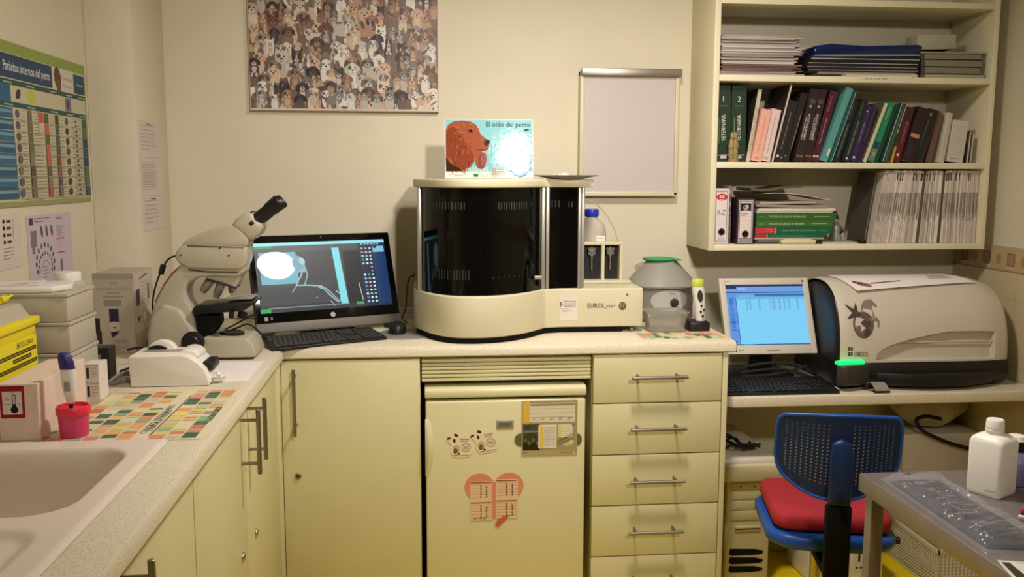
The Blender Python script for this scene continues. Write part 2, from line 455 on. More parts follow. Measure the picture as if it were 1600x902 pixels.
# cabinets on the left run
def left_cabinet(y0, y1, doors, label):
    t = thing('base_cabinet', label, 'cabinet', (-.75, (y0 + y1) / 2, 0))
    ztop = .8745 if y0 > 1.8 else .70
    b = MB('cabinet_laminate'); 
    b.box(-1.05, -.478, max(y0, 1.0 if y0 < 1.8 else y0) + .001, y1 - .001, .10, ztop); b.box(-.50, -.4775, y0 + .001, y1 - .001, .10, .8745) ; b.box(-1.05, -.53, y0 + .02, y1 - .02, .0005, .0995, 'edge_dark'); b.build('carcass', t)
    for (a, c, hy, hz, L, lk) in doors:
        b = MB('cabinet_laminate'); b.box(-.4765, -.457, a + .0018, c - .0018, .105, .868, bev=.0015); d = b.build('door', t)
        if hy: bar_handle(d, (-.412, hy, hz), (0, 0, 1), L, (1, 0, 0))
        if lk: lock(d, (-.457, lk[0], lk[1]), (1, 0, 0))
left_cabinet(1.778, 2.795, [(1.778, 2.290, 2.245, .785, .168, (2.22, .495)), (2.290, 2.795, 2.337, .793, .166, (2.40, .485))], 'cream base cabinet with two doors and paired steel handles left of the corner')
left_cabinet(.72, 1.775, [(.722, 1.25, 0, 0, 0, None), (1.25, 1.775, 1.345, .765, .215, None)], 'cream sink cabinet with flat doors under the basin')
struct(MB('cabinet_laminate').box(-.4765, -.4485, 2.797, 2.862, .105, .868, bev=.001).build('trim_3'))

# ------------------------------------------------------------------ ventilation grille over the fridge
t = thing('ventilation_grille', 'cream slatted ventilation panel between the worktop and the fridge', 'grille', (.27, 2.86, .785))
b = MB('cabinet_laminate'); b.box(-.004, .552, 2.872, 2.880, .792, .868)
b.build('back_panel', t)
for i in range(6):
    z = .7905 + i * .0125
    MB('cabinet_laminate').box(-.003, .551, 2.852, 2.872, z, z + .0098, bev=.002).build('slat', t)

# ------------------------------------------------------------------ fridge
t = thing('fridge', 'small cream under-counter fridge with stickers and magnets on its door', 'fridge', (.27, 3.1, 0))
b = MB('fridge_enamel'); b.box(.012, .530, 2.885, 3.42, .015, .738, bev=.006); b.box(.018, .524, 2.872, 2.886, .03, .730, 'dark_grey_plastic'); b.build('body', t)
b = MB('fridge_enamel'); b.box(.008, .531, 2.832, 2.873, .02, .7285, bev=.006, seg=3); door = b.build('door', t)
b = MB('fridge_enamel'); b.prism([(3.43, .738), (3.43, .772), (2.842, .772), (2.832, .765), (2.830, .755), (2.832, .742), (2.838, .738)], .006, .533, 'x', bev=.003); b.build('lid', t)
# grip moulded along the left edge of the door
b = MB('fridge_enamel')
rings = []
for k in range(15):
    q = k / 14; z = .672 - q * .19; wd = .018 * math.sin(PI * min(1, max(0, .12 + q * .8))) + .004; dp = .022 * math.sin(PI * min(1, max(.02, q * .96 + .02)))
    rings.append([(.006, 2.8325, z), (.006, 2.8325 - dp * .7, z), (.006 + wd * .5, 2.8325 - dp, z), (.008 + wd, 2.8325 - dp * .5, z), (.010 + wd * 1.1, 2.8325, z)])
b.loft(rings); b.build('handle', door)
b = MB('silver_plastic'); b.box(.237, .294, 2.829, 2.832, .634, .662, bev=.001); b.frame((.237, 2.829, .634), (1, 0, 0), (0, 0, 1)); b.rect(.006, .006, .05, .022, (110, 104, 88)); b.text('FRIGO', .012, .010, .010, (80, 74, 60)); 
b.build('badge', door)

# cow shaped magnets
def cow(x, z, rot, label):
    T = Matrix.Translation((x, 2.8315, z)) @ Matrix.Rotation(rot, 4, 'Y')
    b = MB('ink_satin', (222, 210, 176)); b.M = T
    out = [(-.045, .014), (-.036, .026), (-.026, .024), (-.020, .036), (-.004, .034), (.0, .026), (.02, .030), (.036, .022), (.040, .0), (.042, -.03), (.030, -.044), (.0, -.046), (-.022, -.044), (-.030, -.026), (-.028, -.005), (-.034, .004)]
    b.prism(out, -.0015, 0, 'y', 'ink_satin', (222, 210, 176))
    b.frame((0, -.0015, 0), (1, 0, 0), (0, 0, 1), 'ink_satin')
    for (u, v, a, c_, r_) in ((-.036, .018, .007, .004, .3), (-.012, .028, .008, .005, -.5), (-.018, .010, .0045, .007, .2), (-.016, -.024, .006, .010, 0), (-.004, -.034, .004, .004, 0)):
        b.ell(u, v, a, c_, (48, 34, 20), 9, r_)
    b.ell(-.012, -.018, .012, .014, (196, 168, 130), 12); b.ell(-.014, -.024, .007, .009, (110, 84, 54), 10)
    b.rect(.002, .012, .030, .016, (150, 136, 104)); b.rect(.002, .006, .026, .009, (160, 146, 112))
    b.ring(.020, -.014, .012, .015, (150, 138, 108)); b.rect(.012, -.020, .028, -.008, (176, 168, 136)); b.rect(-.02, -.041, -.006, -.038, (60, 44, 30)); b.rect(.0, -.041, .03, -.0385, (140, 122, 90))
    tag(b.build('fridge_magnet'), label, 'magnet', 'cow-shaped magnets')
cow(.118, .588, 0, 'flat cow-shaped magnet on the fridge door, the lower left one')
cow(.197, .600, -.15, 'flat cow-shaped magnet on the fridge door, tilted, nearer the grey badge')

# heart shaped chart
b = MB('ink_satin', (205, 130, 100))
def heart(k=1.0, n=40):
    pts = []
    for i in range(n):
        a = 2 * PI * i / n
        pts.append((.0071 * k * 16 * math.sin(a) ** 3 * .86, .0071 * k * (13 * math.cos(a) - 5 * math.cos(2 * a) - 2 * math.cos(3 * a) - math.cos(4 * a)) * .80))
    return pts
hx, hz = .230, .418
H_ = heart()
b.prism([(hx + p[0], hz + p[1]) for p in H_], 2.8305, 2.8318, 'y', 'ink_satin', (212, 134, 104))
b.box(hx - .079, hx - .008, 2.8296, 2.8306, hz - .092, hz + .040, 'ink_satin', (222, 190, 152)); b.box(hx + .006, hx + .078, 2.8296, 2.8306, hz - .088, hz + .045, 'ink_satin', (222, 190, 152))
b.frame((hx, 2.8296, hz), (1, 0, 0), (0, 0, 1), 'ink_satin')
for (u0, v0, v1) in ((-.0775, .040, -.012), (-.0775, -.028, -.088), (.0075, .045, -.010), (.0075, -.024, -.084)):
    b.rect(u0, v0 - .006, u0 + .068, v0 - .002, (150, 84, 66))
    for q in range(5): b.rect(u0 + .002, v0 - .012 - q * .0105, u0 + .067, v0 - .0107 - q * .0105, (190, 150, 118))
    for q in range(5):
        b.rect(u0 + .032, v0 - .019 - q * .009, u0 + .036, v0 - .013 - q * .009, (70, 44, 34))
        b.rect(u0 + .050, v0 - .022 - q * .008, u0 + .0545, v0 - .017 - q * .008, (70, 44, 34))
b.text('test cardio', -.07, -.104 + .016, .010, (60, 40, 30))
b.prism([(hx + .002, hz - .110), (hx + .012, hz - .118), (hx + .040, hz - .092), (hx + .052, hz - .076), (hx + .030, hz - .080), (hx + .012, hz - .092)], 2.8286, 2.8296, 'y', 'ink_satin', (186, 96, 66))
tag(b.build('heart_magnet'), 'red heart-shaped magnetic chart with printed tables on the fridge door', 'magnet')

# calendar card with photograph
b = MB('ink_gloss', (120, 112, 84)); cx0, cz0 = .320, .541
b.box(cx0, cx0 + .184, 2.8300, 2.8316, cz0, cz0 + .184, 'ink_gloss', (158, 146, 104))
for (u, v, a, c_) in ((-.002, .054, .022, .022), (.186, .050, .014, .02)):
    pts = [(cx0 + u + a * math.cos(q * PI / 8), cz0 + v + c_ * math.sin(q * PI / 8)) for q in range(16)]
    b.prism(pts, 2.8302, 2.8314, 'y', 'ink_gloss', (96, 100, 60))
b.frame((cx0, 2.8300, cz0), (1, 0, 0), (0, 0, 1), 'ink_gloss')
b.rect(.004, .110, .026, .182, (214, 176, 70)); b.rect(.026, .112, .176, .176, (212, 204, 176)); b.rect(.028, .166, .174, .174, (150, 132, 118))
for k in range(3): b.rect(.028, .128 + k * .014, .174, .1295 + k * .014, (170, 160, 136))
for k in range(5): b.scribble(.034 + k * .029, .127, .02, 2, .005, (120, 108, 88))
b.rect(.004, .018, .06, .106, (70, 74, 56)); b.rect(.004, .018, .058, .066, (28, 30, 22)); b.ell(.03, .060, .026, .018, (52, 60, 44)); b.rect(.006, .078, .056, .084, (120, 116, 108)); b.rect(.01, .088, .03, .1, (60, 54, 72))
for k in range(4): b.ell(.012 + k * .013, .052 - (k % 2) * .01, .006, .007, (84, 96, 60), 8)
b.rect(.055, .024, .115, .1035, (222, 216, 196)); b.rect(.060, .026, .070, .098, (218, 190, 84))
for k in range(13): b.rect(.071, .030 + k * .0053, .112, .0315 + k * .0053, (150, 140, 130))
for k in range(4): b.rect(.078 + k * .009, .026, .0788 + k * .009, .096, (168, 158, 146))
b.rect(.120, .060, .168, .103, (222, 214, 192)); b.rect(.122, .062, .130, .100, (214, 190, 90))
for k in range(6): b.rect(.131, .066 + k * .0062, .166, .0675 + k * .0062, (160, 148, 134))
for k in range(5): b.line([(.118, .03 + k * .005), (.172, .050 + k * .006)], .002, (54, 48, 34) if k % 2 else (160, 148, 110))
b.ell(.150, .036, .014, .008, (192, 176, 124), 12); b.ell(.164, .042, .009, .009, (206, 196, 150), 12)
b.rect(.0, .0, .184, .016, (170, 156, 108)); b.scribble(.004, .011, .03, 1, .004, (90, 80, 50)); b.text('Laboratorios', .128, .006, .010, (90, 50, 40), width=.042); b.line([(.170, .012), (.175, .002)], .0015, (240, 230, 200))
b.ring(.052, .101, .003, .0045, (90, 80, 70)); b.ring(.170, .101, .003, .0045, (90, 80, 70))
tag(b.build('magnetic_card'), 'square magnetic calendar card with tables over a landscape photograph on the fridge', 'magnet')

# ------------------------------------------------------------------ all-in-one computer
def keys_row(b, T, x0, y0, n, w_, d, gap, h, m='black_plastic'):
    for i in range(n):
        b.box(x0 + i * (w_ + gap), x0 + i * (w_ + gap) + w_, y0, y0 + d, h, h + .0025, m, bev=.0008, seg=1, T=T)
def keyboard(name, label, loc, rz, W, D, hf, hb, group=None, keycol='black_plastic'):
    loc = (loc[0], loc[1], loc[2] + .0006); t = thing(name, label, 'keyboard', loc, rz)
    b = MB('black_plastic')
    b.prism([(0, 0), (D, 0), (D, hb), (D * .9, hb + .001), (.01, hf + .002), (0, hf)], 0, W, 'x', bev=.002); b.build('body', t, world=False)
    tl = math.atan2(hb - hf, D); T = TR(0, 0, hf + .0015, rx=tl)
    b = MB(keycol); u = (W - .02) / 22.6
    rows = [(.008 + i * (D - .016) / 6, (D - .016) / 6 * .82) for i in range(6)]
    for i, (y, d) in enumerate(rows):
        if i == 0:
            x = .01
            for wk in (1.5, 1.2, 1.2, 6, 1.2, 1.2, 1.2, 1.5):
                b.box(x, x + wk * u * .9, y, y + d, 0, .003, bev=.0008, seg=1, T=T); x += wk * u
        else: keys_row(b, T, .01 + (.3 * u * (i % 3)), y, 14, u * .88, d, u * .12, 0, keycol)
        if i != 2: keys_row(b, T, .01 + 15.2 * u, y, 3, u * .88, d, u * .12, 0, keycol)
        if i < 5: keys_row(b, T, .01 + 18.6 * u, y, 4, u * .88, d, u * .12, 0, keycol)
    k = b.build('keys', t, world=False); k['kind'] = 'stuff'
    return t

t = thing('all_in_one_computer', 'black all-in-one computer showing an X-ray, tilted back and turned right', 'computer', (-.547, 3.011, ZT), math.atan2(.215, .472))
W_ = .519; TL = R(-19); A = TR(0, 0, .018, rx=TL)
b = MB('black_plastic'); b.box(0, W_, .0, .022, .03, .338, bev=.006, T=A); b.box(.02, W_ - .02, .018, .04, .05, .30, bev=.012, T=A); b.build('display_housing', t, world=False)
b = MB('bar_grey'); b.box(-.001, W_ + .001, -.002, .024, .0, .032, bev=.003, T=A); b.build('speaker_bar', t, 'silver speaker bar under the screen', world=False)
b = MB('black_plastic'); b.prism([(.045, -.910 + .9105), (.20, .0005), (.20, .006), (.06, .012), (.03, .06), (.02, .05)], .16, .36, 'x', bev=.003)
b.box(.02, .06, .0, .02, .0005, .022, bev=.003); b.box(W_ - .06, W_ - .02, .0, .02, .0005, .022, bev=.003); b.build('stand', t, world=False)
b = MB('black_gloss'); b.box(.004, W_ - .004, -.0012, .001, .034, .334, bev=.0008, T=A); g = b.build('glass_front', t, world=False)
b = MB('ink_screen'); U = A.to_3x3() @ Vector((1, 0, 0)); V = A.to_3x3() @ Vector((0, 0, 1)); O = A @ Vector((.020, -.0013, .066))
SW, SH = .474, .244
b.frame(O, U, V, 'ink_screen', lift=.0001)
def q(u0, v0, u1, v1, c): b.rect(u0 * SW, v0 * SH, u1 * SW, v1 * SH, c)
q(0, 0, 1, 1, (58, 62, 64)); q(0, 0, .80, .10, (40, 44, 48)); q(.66, .07, .80, .84, (24, 26, 30)); q(.79, 0, 1, 1, (22, 40, 70)); q(.0, .955, 1, 1, (150, 225, 235)); q(0, .87, .78, .95, (70, 76, 78)); q(0, .92, .13, .955, (40, 150, 90))
q(.03, .40, .30, .86, (110, 180, 195)); q(.03, .36, .56, .40, (66, 70, 70))
b.ell(.155 * SW, .67 * SH, .135 * SW, .20 * SH, (255, 255, 255), 28); b.ell(.13 * SW, .70 * SH, .12 * SW, .17 * SH, (255, 255, 255), 24)  # white ellipses: lamp glare painted into the X-ray image as emission
b.ell(.315 * SW, .68 * SH, .045 * SW, .13 * SH, (120, 165, 180), 14, .3); b.ell(.34 * SW, .72 * SH, .022 * SW, .06 * SH, (165, 205, 215), 10, .4); b.ell(.35 * SW, .60 * SH, .018 * SW, .05 * SH, (130, 170, 185), 10)
bone = (150, 180, 195)
for pts, w_ in (([(.34, .60), (.32, .50), (.285, .42), (.28, .36)], .006), ([(.36, .62), (.37, .52), (.35, .42), (.34, .37)], .004), ([(.28, .37), (.36, .365), (.45, .345), (.47, .34)], .005), ([(.28, .37), (.24, .27)], .003), ([(.44, .33), (.48, .30), (.52, .20), (.58, .09)], .005), ([(.46, .34), (.50, .30), (.545, .2), (.59, .10)], .004), ([(.57, .26), (.60, .21), (.63, .20)], .005), ([(.60, .10), (.64, .06)], .006), ([(.52, .12), (.55, .04)], .003), ([(.33, .60), (.30, .55), (.29, .48)], .004)):
    b.line([(a * SW, c * SH) for a, c in pts], w_, bone)
b.ell(.61 * SW, .13 * SH, .02 * SW, .05 * SH, (130, 160, 175), 10); b.ell(.42 * SW, .18 * SH, .005 * SW, .010 * SH, (200, 215, 220), 8)
b.poly([(.575 * SW, .90 * SH), (.63 * SW, .90 * SH), (.655 * SW, .07 * SH), (.60 * SW, .07 * SH)], (130, 222, 232)); q(.06, .055, .66, .070, (130, 142, 148)); q(.08, .88, .58, .885, (90, 96, 96))
b.line([(.755 * SW, .36 * SH), (.772 * SW, .10 * SH)], .003, (190, 205, 205)); q(0, 0, .075, .055, (30, 170, 80)); q(.715, .035, .775, .08, (30, 170, 80))
q(.90, .02, .995, .80, (24, 56, 98)); q(.80, .02, .90, .93, (26, 32, 56)); q(.90, .81, .99, .90, (130, 195, 225)); q(.905, .87, .93, .90, (20, 24, 40)); q(.9, .03, .903, .8, (40, 84, 140))
rd = random.Random(5); q(.80, .925, .96, .95, (34, 60, 96))
for i in range(6): q(.807 + i * .026, .928, .822 + i * .026, .948, (120, 200, 230))
for r_ in range(15):
    for c_ in range(3):
        if r_ in (5, 6) and c_ < 2: continue
        u = .812 + c_ * .032 + (0 if r_ < 8 else .002); v = .87 - r_ * .057
        if v < .03: continue
        b.ell(u * SW, v * SH, .0048, .0042, rd.choice([(150, 200, 225), (210, 235, 245), (200, 140, 150), (90, 130, 180), (120, 200, 170), (180, 200, 220)]), 7)
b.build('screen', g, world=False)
b = MB('ink_satin'); b.frame(A @ Vector((.0, -.0013, .03)), U, V, 'ink_satin', lift=.0001)
b.ell(.268, .016, .0085, .0085, (196, 190, 180), 24); b.text('hp', .268, .0115, .012, (50, 48, 48), align='c', shear=.25); b.rect(.03, .010, .042, .024, (150, 150, 145)); b.rect(.05, .012, .058, .022, (90, 90, 86)); b.ell(.26, .3 - .004, .003, .003, (40, 30, 30), 10)
b.build('logo_badge', g, 'round grey hp logo and stickers', world=False)

keyboard('keyboard', 'slim black keyboard on the worktop in front of the X-ray screen', (-.460, 2.790, ZT), math.atan2(.203, .400), .385, .150, .008, .022, keycol='dark_grey_plastic')

# grey mouse pad and mouse
b = MB('silver_plastic'); b.lathe([(.098, 0), (.10, .001), (.10, .002), (.098, .003)], (-.060, 3.058, ZT + .0003), 40); tag(b.build('mouse_pad'), 'round grey mouse pad beside the analyser', 'mouse pad')
b = MB('black_plastic')
rings = []
for (z, s_) in ((0, .96), (.008, 1), (.020, .97), (.030, .82), (.036, .55), (.038, .2)):
    rings.append([(-.085 + .031 * s_ * math.cos(a) * (1.02 if math.sin(a) < 0 else 1), 3.085 + .052 * s_ * math.sin(a), ZT + .0035 + z) for a in [2 * PI * k / 20 for k in range(20)]])
t = thing('computer_mouse', 'small black computer mouse on the round grey pad', 'mouse', (-.085, 3.085, ZT + .003)); b.loft(rings); b.build('body', t)
b = MB('rubber'); b.cyl((-.089, 3.052, ZT + .033), (-.081, 3.052, ZT + .033), .008, n=14); b.build('scroll_wheel', t)
b = MB('black_plastic'); b.tube([(-.085, 3.136, ZT + .012), (-.075, 3.16, ZT + .012), (-.055, 3.2, ZT + .02)] + [(-0.073, 3.24, 0.937), (-0.059, 3.24, 0.979), (-0.053, 3.24, 1.049), (-0.044, 3.24, 1.087), (-0.028, 3.24, 1.093)] + [(-.03, 3.27, 1.10)], .0026, smooth=5); b.build('cable', t, 'thin black cable arching up beside the analyser')
b = MB('white_plastic'); b.tube([(-.35, 3.42, ZT + .008), (-.2, 3.40, ZT + .008), (-.08, 3.41, ZT + .010), (.02, 3.43, ZT + .009)], .0065); tag(b.build('white_cable'), 'thick white cable lying along the wall behind the computer', 'cable')

# ------------------------------------------------------------------ blood analyser
t = thing('blood_analyser', 'large white benchtop blood analyser with a curved smoked-glass front', 'analyser', (.35, 3.15, ZT))
def front(x, off=0):
    q_ = (x + .028) / .448
    if q_ < .45: y = 2.852 + .235 * ((.45 - q_) / .45) ** 2.7
    elif q_ < 1.0: y = 2.852 + .175 * ((q_ - .45) / .55) ** 2.1
    else: y = 3.027 + .015 * min(1, (q_ - 1) * 8)
    return y + off
def foot(x0, x1, off, yb, n=44, xr=None):
    pts = [(x0 + (x1 - x0) * (k / n), 0) for k in range(n + 1)]
    pts = [(x, max(front(x, off), 0)) for x, _ in pts]
    if x0 < -.01: pts[0] = (x0, pts[0][1])
    return pts + [(x1, yb), (x0, yb)]
b = MB('ivory_plastic'); b.prism(foot(-.028, .770, 0, 3.30, 80), .930, 1.066, 'z', bev=.006, seg=3); base = b.build('base_housing', t, angle=.9)
b = MB('black_matte'); b.prism(foot(-.020, .70, .012, 3.29, 60), ZT + .0005, .931, 'z'); b.build('plinth', t, 'black recessed plinth')
b = MB('ivory_plastic'); b.prism(foot(-.026, .590, .004, 3.36, 70), 1.414, 1.442, 'z', bev=.006, seg=3); b.build('top_cover', t, angle=.9)
b = MB('dark_grey_plastic'); pts = foot(-.012, .560, .035, 3.35, 60); b.prism(pts, 1.066, 1.414, 'z'); b.build('cabinet_body', t, angle=.9)
def sheet(x0, x1, off, z0, z1, name, m, n=40, th=.003):
    b = MB(m); f = []; 
    A_ = [(x0 + (x1 - x0) * k / n) for k in range(n + 1)]
    pts = [(x, front(x, off)) for x in A_] + [(x, front(x, off) + th) for x in A_[::-1]]
    b.prism(pts, z0, z1, 'z'); return b
b = sheet(.004, .405, .020, 1.060, 1.412, 'g', 'smoked_glass'); b.build('curved_window', t, 'curved smoked-glass window', angle=.9)
b = sheet(.438, .535, .015, 1.066, 1.412, 'g', 'smoked_glass', 6); b.build('side_window', t, 'narrow flat smoked-glass window')
for k, (x0, x1, off) in enumerate(((-.014, .001, .012), (.408, .421, .012), (.424, .436, .006), (.537, .548, .004), (.550, .561, .012))):
    b = MB('silver_plastic'); ym = front((x0 + x1) / 2, off); b.box(x0, x1, ym, ym + .03, 1.064, 1.414, bev=.002); b.build('silver_column', t)
# vent slots seen on the windows
b = MB('ink_satin', (52, 50, 46))
def slots(xa, xb, n, z0, z1, off=.0195):
    for k in range(n):
        x = xa + (xb - xa) * k / max(1, n - 1); y = front(x, off)
        b.box(x, x + .0022, y - .0006, y + .0005, z0, z1, 'ink_satin', (56, 54, 50))
slots(.030, .136, 12, 1.345, 1.368); slots(.248, .345, 12, 1.345, 1.368); slots(.036, .150, 13, 1.118, 1.150); slots(.445, .47, 3, 1.347, 1.370, .0145); slots(.23, .32, 6, 1.122, 1.127); slots(.505, .515, 2, 1.347, 1.366, .0145)
b.build('vent_slots', t, 'rows of thin grey vent slots')['kind'] = 'stuff'
b = MB('silver_plastic'); y = front(.382, .016); b.cyl((.378, y - .008, 1.112), (.402, y - .004, 1.112), .007, n=14); b.build('door_latch', t, 'small silver door latch')
# printing on the front
b = MB('ink_satin'); yf = front(.6); b.frame((.42, yf, .930), (1, 0, 0), (0, 0, 1), 'ink_satin', lift=.0003)
b.box(.450, .538, yf - .0008, yf, .954, 1.042, 'ink_satin', (214, 204, 190)); b.frame((.42, yf - .0008, .930), (1, 0, 0), (0, 0, 1), 'ink_satin', lift=.0001)
b.ring(.050, .082, .008, .0115, (30, 26, 40), -2.3, 2.3); b.ell(.048, .082, .0035, .0035, (70, 66, 80), 12); b.line([(.058, .082), (.066, .082)], .0015, (30, 26, 40))
for s_, v in (('Aplicaciones', .089), ('Instrumentación', .0805), ('Analítica, s.l.', .072)): b.text(s_, .068, v, .0085, (40, 34, 44), width=.044, bold=.01)
b.scribble(.056, .066, .05, 1, .004, (120, 112, 108), .0016); b.scribble(.064, .060, .032, 2, .0035, (120, 112, 108), .0014)
b.build('sticker', base, 'pale square sticker with the distributor logo', smooth=False)
b = MB('ink_satin'); b.frame((.42, yf, .930), (1, 0, 0), (0, 0, 1), 'ink_satin', lift=.0003)
b.text('EUROL', .152, .068, .0225, (52, 42, 30), width=.062, bold=.02); b.text('yser', .216, .068, .0205, (72, 60, 44), width=.036, shear=.25)
b.ell(.276, .073, .0135, .0145, (70, 58, 42), 24)
for u, v in ((-.008, .006), (-.002, .007), (.004, .006), (-.008, -.001), (.002, -.001)): b.rect(.276 + u, .073 + v, .276 + u + .003, .073 + v + .004, (190, 176, 140))
for v in (-.007, -.002, .004): b.rect(.264, .073 + v, .288, .074 + v, (170, 156, 122))
b.ell(.292, .113, .0042, .0045, (92, 82, 50), 14)
b.build('front_lettering', base, 'printed maker name and round emblem')
# small foot spring at the right
b = MB('steel'); b.cyl((.735, 3.06, ZT + .0065), (.72, 3.12, .9295), .006); b.build('leg', t)

# card leaning on the wall on top of the analyser
t0 = R(6.2)
CA = TR(.082, 3.09, 1.4435, rx=-t0)
b = MB('ink_crinkle', (120, 180, 190)); b.box(0, .304, 0, .003, 0, .203, 'ink_crinkle', (226, 222, 214), T=CA)
U = Vector((1, 0, 0)); V = (CA.to_3x3() @ Vector((0, 0, 1))); b.frame(CA @ Vector((0, 0, 0)), U, V, 'ink_crinkle', lift=.0002)
b.rect(.002, .024, .302, .201, (118, 176, 184)); b.rect(.002, .12, .302, .201, (132, 188, 194)); b.rect(.002, .024, .15, .04, (150, 190, 190)); b.rect(0, 0, .304, .022, (226, 220, 208))
# setter's head in profile
fur = (128, 62, 40); fur2 = (150, 80, 54); fur3 = (98, 46, 32); fur4 = (170, 100, 70)
b.poly([(.004, .024), (.004, .165), (.012, .182), (.03, .194), (.06, .198), (.09, .194), (.108, .184), (.118, .166), (.124, .150), (.142, .136), (.152, .128), (.154, .114), (.150, .100), (.140, .094), (.122, .092), (.140, .088), (.144, .066), (.138, .040), (.128, .032), (.112, .034), (.104, .050), (.102, .070), (.09, .04), (.06, .028), (.045, .024)], fur2)
b.poly([(.006, .08), (.004, .15), (.014, .172), (.034, .176), (.05, .165), (.062, .14), (.078, .110), (.098, .084), (.102, .06), (.088, .04), (.062, .030), (.05, .036), (.03, .05)], fur)
rd = random.Random(3)
for k in range(60):
    u = rd.uniform(.008, .09); v = rd.uniform(.04, .165) - u * .35
    if v < .03: continue
    b.line([(u, v), (u + rd.uniform(-.004, .007), v - rd.uniform(.010, .022))], .0022, rd.choice([fur, fur3, fur4, fur2, (82, 40, 30)]))
for k in range(26):
    u = rd.uniform(.03, .11); v = rd.uniform(.15, .19)
    b.line([(u, v), (u + .012, v - rd.uniform(.0, .006))], .0018, rd.choice([fur2, fur4, (180, 110, 78)]))
b.ell(.144, .122, .010, .012, (70, 44, 40), 14, .2); b.ell(.149, .126, .0055, .007, (34, 26, 28), 12); b.ell(.088, .163, .009, .005, (84, 46, 30), 12, -.2); b.ell(.090, .163, .0042, .004, (24, 14, 10), 12); b.line([(.108, .099), (.13, .096), (.146, .102)], .002, (60, 30, 24))
b.ell(.125, .058, .012, .026, (118, 66, 58), 16); b.ell(.128, .060, .006, .018, (140, 84, 76), 12); b.poly([(.004, .024), (.004, .075), (.02, .05), (.05, .036), (.062, .024)], (62, 36, 22))
b.text('El oído del perro', .142, .178, .0225, (40, 70, 84), width=.152, bold=.012)
b.poly([(.268, .163), (.276, .170), (.286, .172), (.292, .168), (.284, .165), (.276, .163)], (60, 64, 50))
b.rect(.158, .008, .208, .036, (176, 176, 162)); b.scribble(.162, .034, .042, 3, .008, (120, 118, 104)); b.scribble(.16, .006, .05, 1, .003, (150, 146, 136))
for k in range(5): b.line([(.155 + k * .012, .060 - k * .002), (.20 + k * .016, .048)], .0012, (150, 196, 200))
b.ell(.258, .042, .037, .037, (70, 120, 170), 30); b.ell(.258, .043, .033, .033, (150, 180, 215), 30); b.ell(.258, .046, .026, .026, (186, 200, 226), 26); b.ell(.25, .052, .014, .012, (206, 214, 232), 18); b.poly([(.235, .068), (.281, .068), (.272, .062), (.244, .062)], (90, 110, 140))
b.text('·', .01, .012, .01, (120, 110, 100)); b.scribble(.012, .014, .022, 1, .004, (150, 130, 120)); b.text('LABORATORIO', .03, .008, .0075, (150, 60, 50), width=.035); b.rect(.098, .006, .114, .016, (40, 120, 70)); b.text('salud', .125, .007, .0085, (110, 130, 60), width=.020)
tag(b.build('display_card', angle=.5), 'glossy display card with a red setter and lettering standing on the analyser', 'card')

# plate-like tray with tissue on the right end
b = MB('grey_plastic'); b.lathe([(.055, 0), (.06, .0015), (.112, .012), (.113, .0135), (.058, .004), (.0, .003)], (.502, 3.10, 1.4425), 36, cap=(1, 0)); tag(b.build('shallow_dish'), 'shallow grey dish on the right end of the analyser top', 'dish')
b = MB('paper'); b.surf(lambda u, v: (.445 + u * .085, 3.07 + v * .08, 1.4505 + .008 * math.sin(u * 7) * math.sin(v * 5 + 1) + .009 * math.sin(PI * u) * math.sin(PI * v)), 14, 14); ob = b.build('crumpled_tissue'); tag(ob, 'small crumpled white tissue lying in the grey dish', 'tissue')

# reagent bottle and tube behind the analyser
t = thing('reagent_bottle', 'translucent plastic bottle with a dark blue cap behind the analyser', 'bottle', (.638, 3.30, 1.066))
b = MB('frosted_plastic'); b.lathe([(.050, .001), (.054, .01), (.054, .185), (.050, .205), (.036, .222), (.024, .230), (.021, .232), (.021, .245)], (.632, 3.30, 1.066), 28); b.build('body', t)
b = MB('cap_blue'); b.lathe([(.025, .238), (.0265, .24), (.0265, .262), (.024, .266), (0, .2665)], (.632, 3.30, 1.066), 24, cap=(1, 0)); b.build('cap', t)
b = MB('ink_matte'); b.box(.640, .672, 3.244, 3.2455, 1.205, 1.235, 'ink_matte', (232, 226, 216)); b.frame((.640, 3.244, 1.205), (1, 0, 0), (0, 0, 1)); b.text('SISTEMA', .003, .018, .0085, (60, 56, 60), width=.026); b.text('AGUA', .006, .005, .009, (60, 56, 60), width=.02); b.build('label', t)
b = MB('clear_plastic'); b.tube([(0.605, 3.27, 1.369), (0.639, 3.27, 1.353), (0.678, 3.27, 1.315), (0.708, 3.27, 1.266), (0.725, 3.27, 1.216), (0.728, 3.27, 1.197)], .0022, smooth=5); tag(b.build('plastic_tube'), 'thin clear tube arching from the analyser to the pump block', 'tube')

# pump block with two syringes
t = thing('pump_module', 'white pump block with two dark bays holding clear syringes beside the analyser', 'pump', (.66, 3.24, 1.066))
b = MB('ivory_plastic'); y0 = 3.19
b.box(.575, .727, y0, 3.246, 1.205, 1.217, bev=.002); b.box(.575, .755, y0 - .02, 3.246, 1.0665, 1.078, bev=.002)
for x in (.575, .650, .7165): b.box(x, x + .0105, y0, 3.246, 1.078, 1.205)
b.box(.586, .717, 3.225, 3.232, 1.078, 1.205, 'black_plastic'); b.build('housing', t)
for x in (.616, .684):
    b = MB('clear_plastic'); yy = y0 + .012
    b.turned((x, yy, 1.198), (x, yy, 1.10), [(0, .005), (.010, .006), (.012, .013), (.026, .014), (.032, .006), (.036, .003), (.085, .0022)], 14); b.cyl((x - .014, yy, 1.193), (x - .004, yy, 1.186), .004, n=8); b.cyl((x + .014, yy, 1.193), (x + .004, yy, 1.186), .004, n=8)
    b.build('syringe_valve', t)
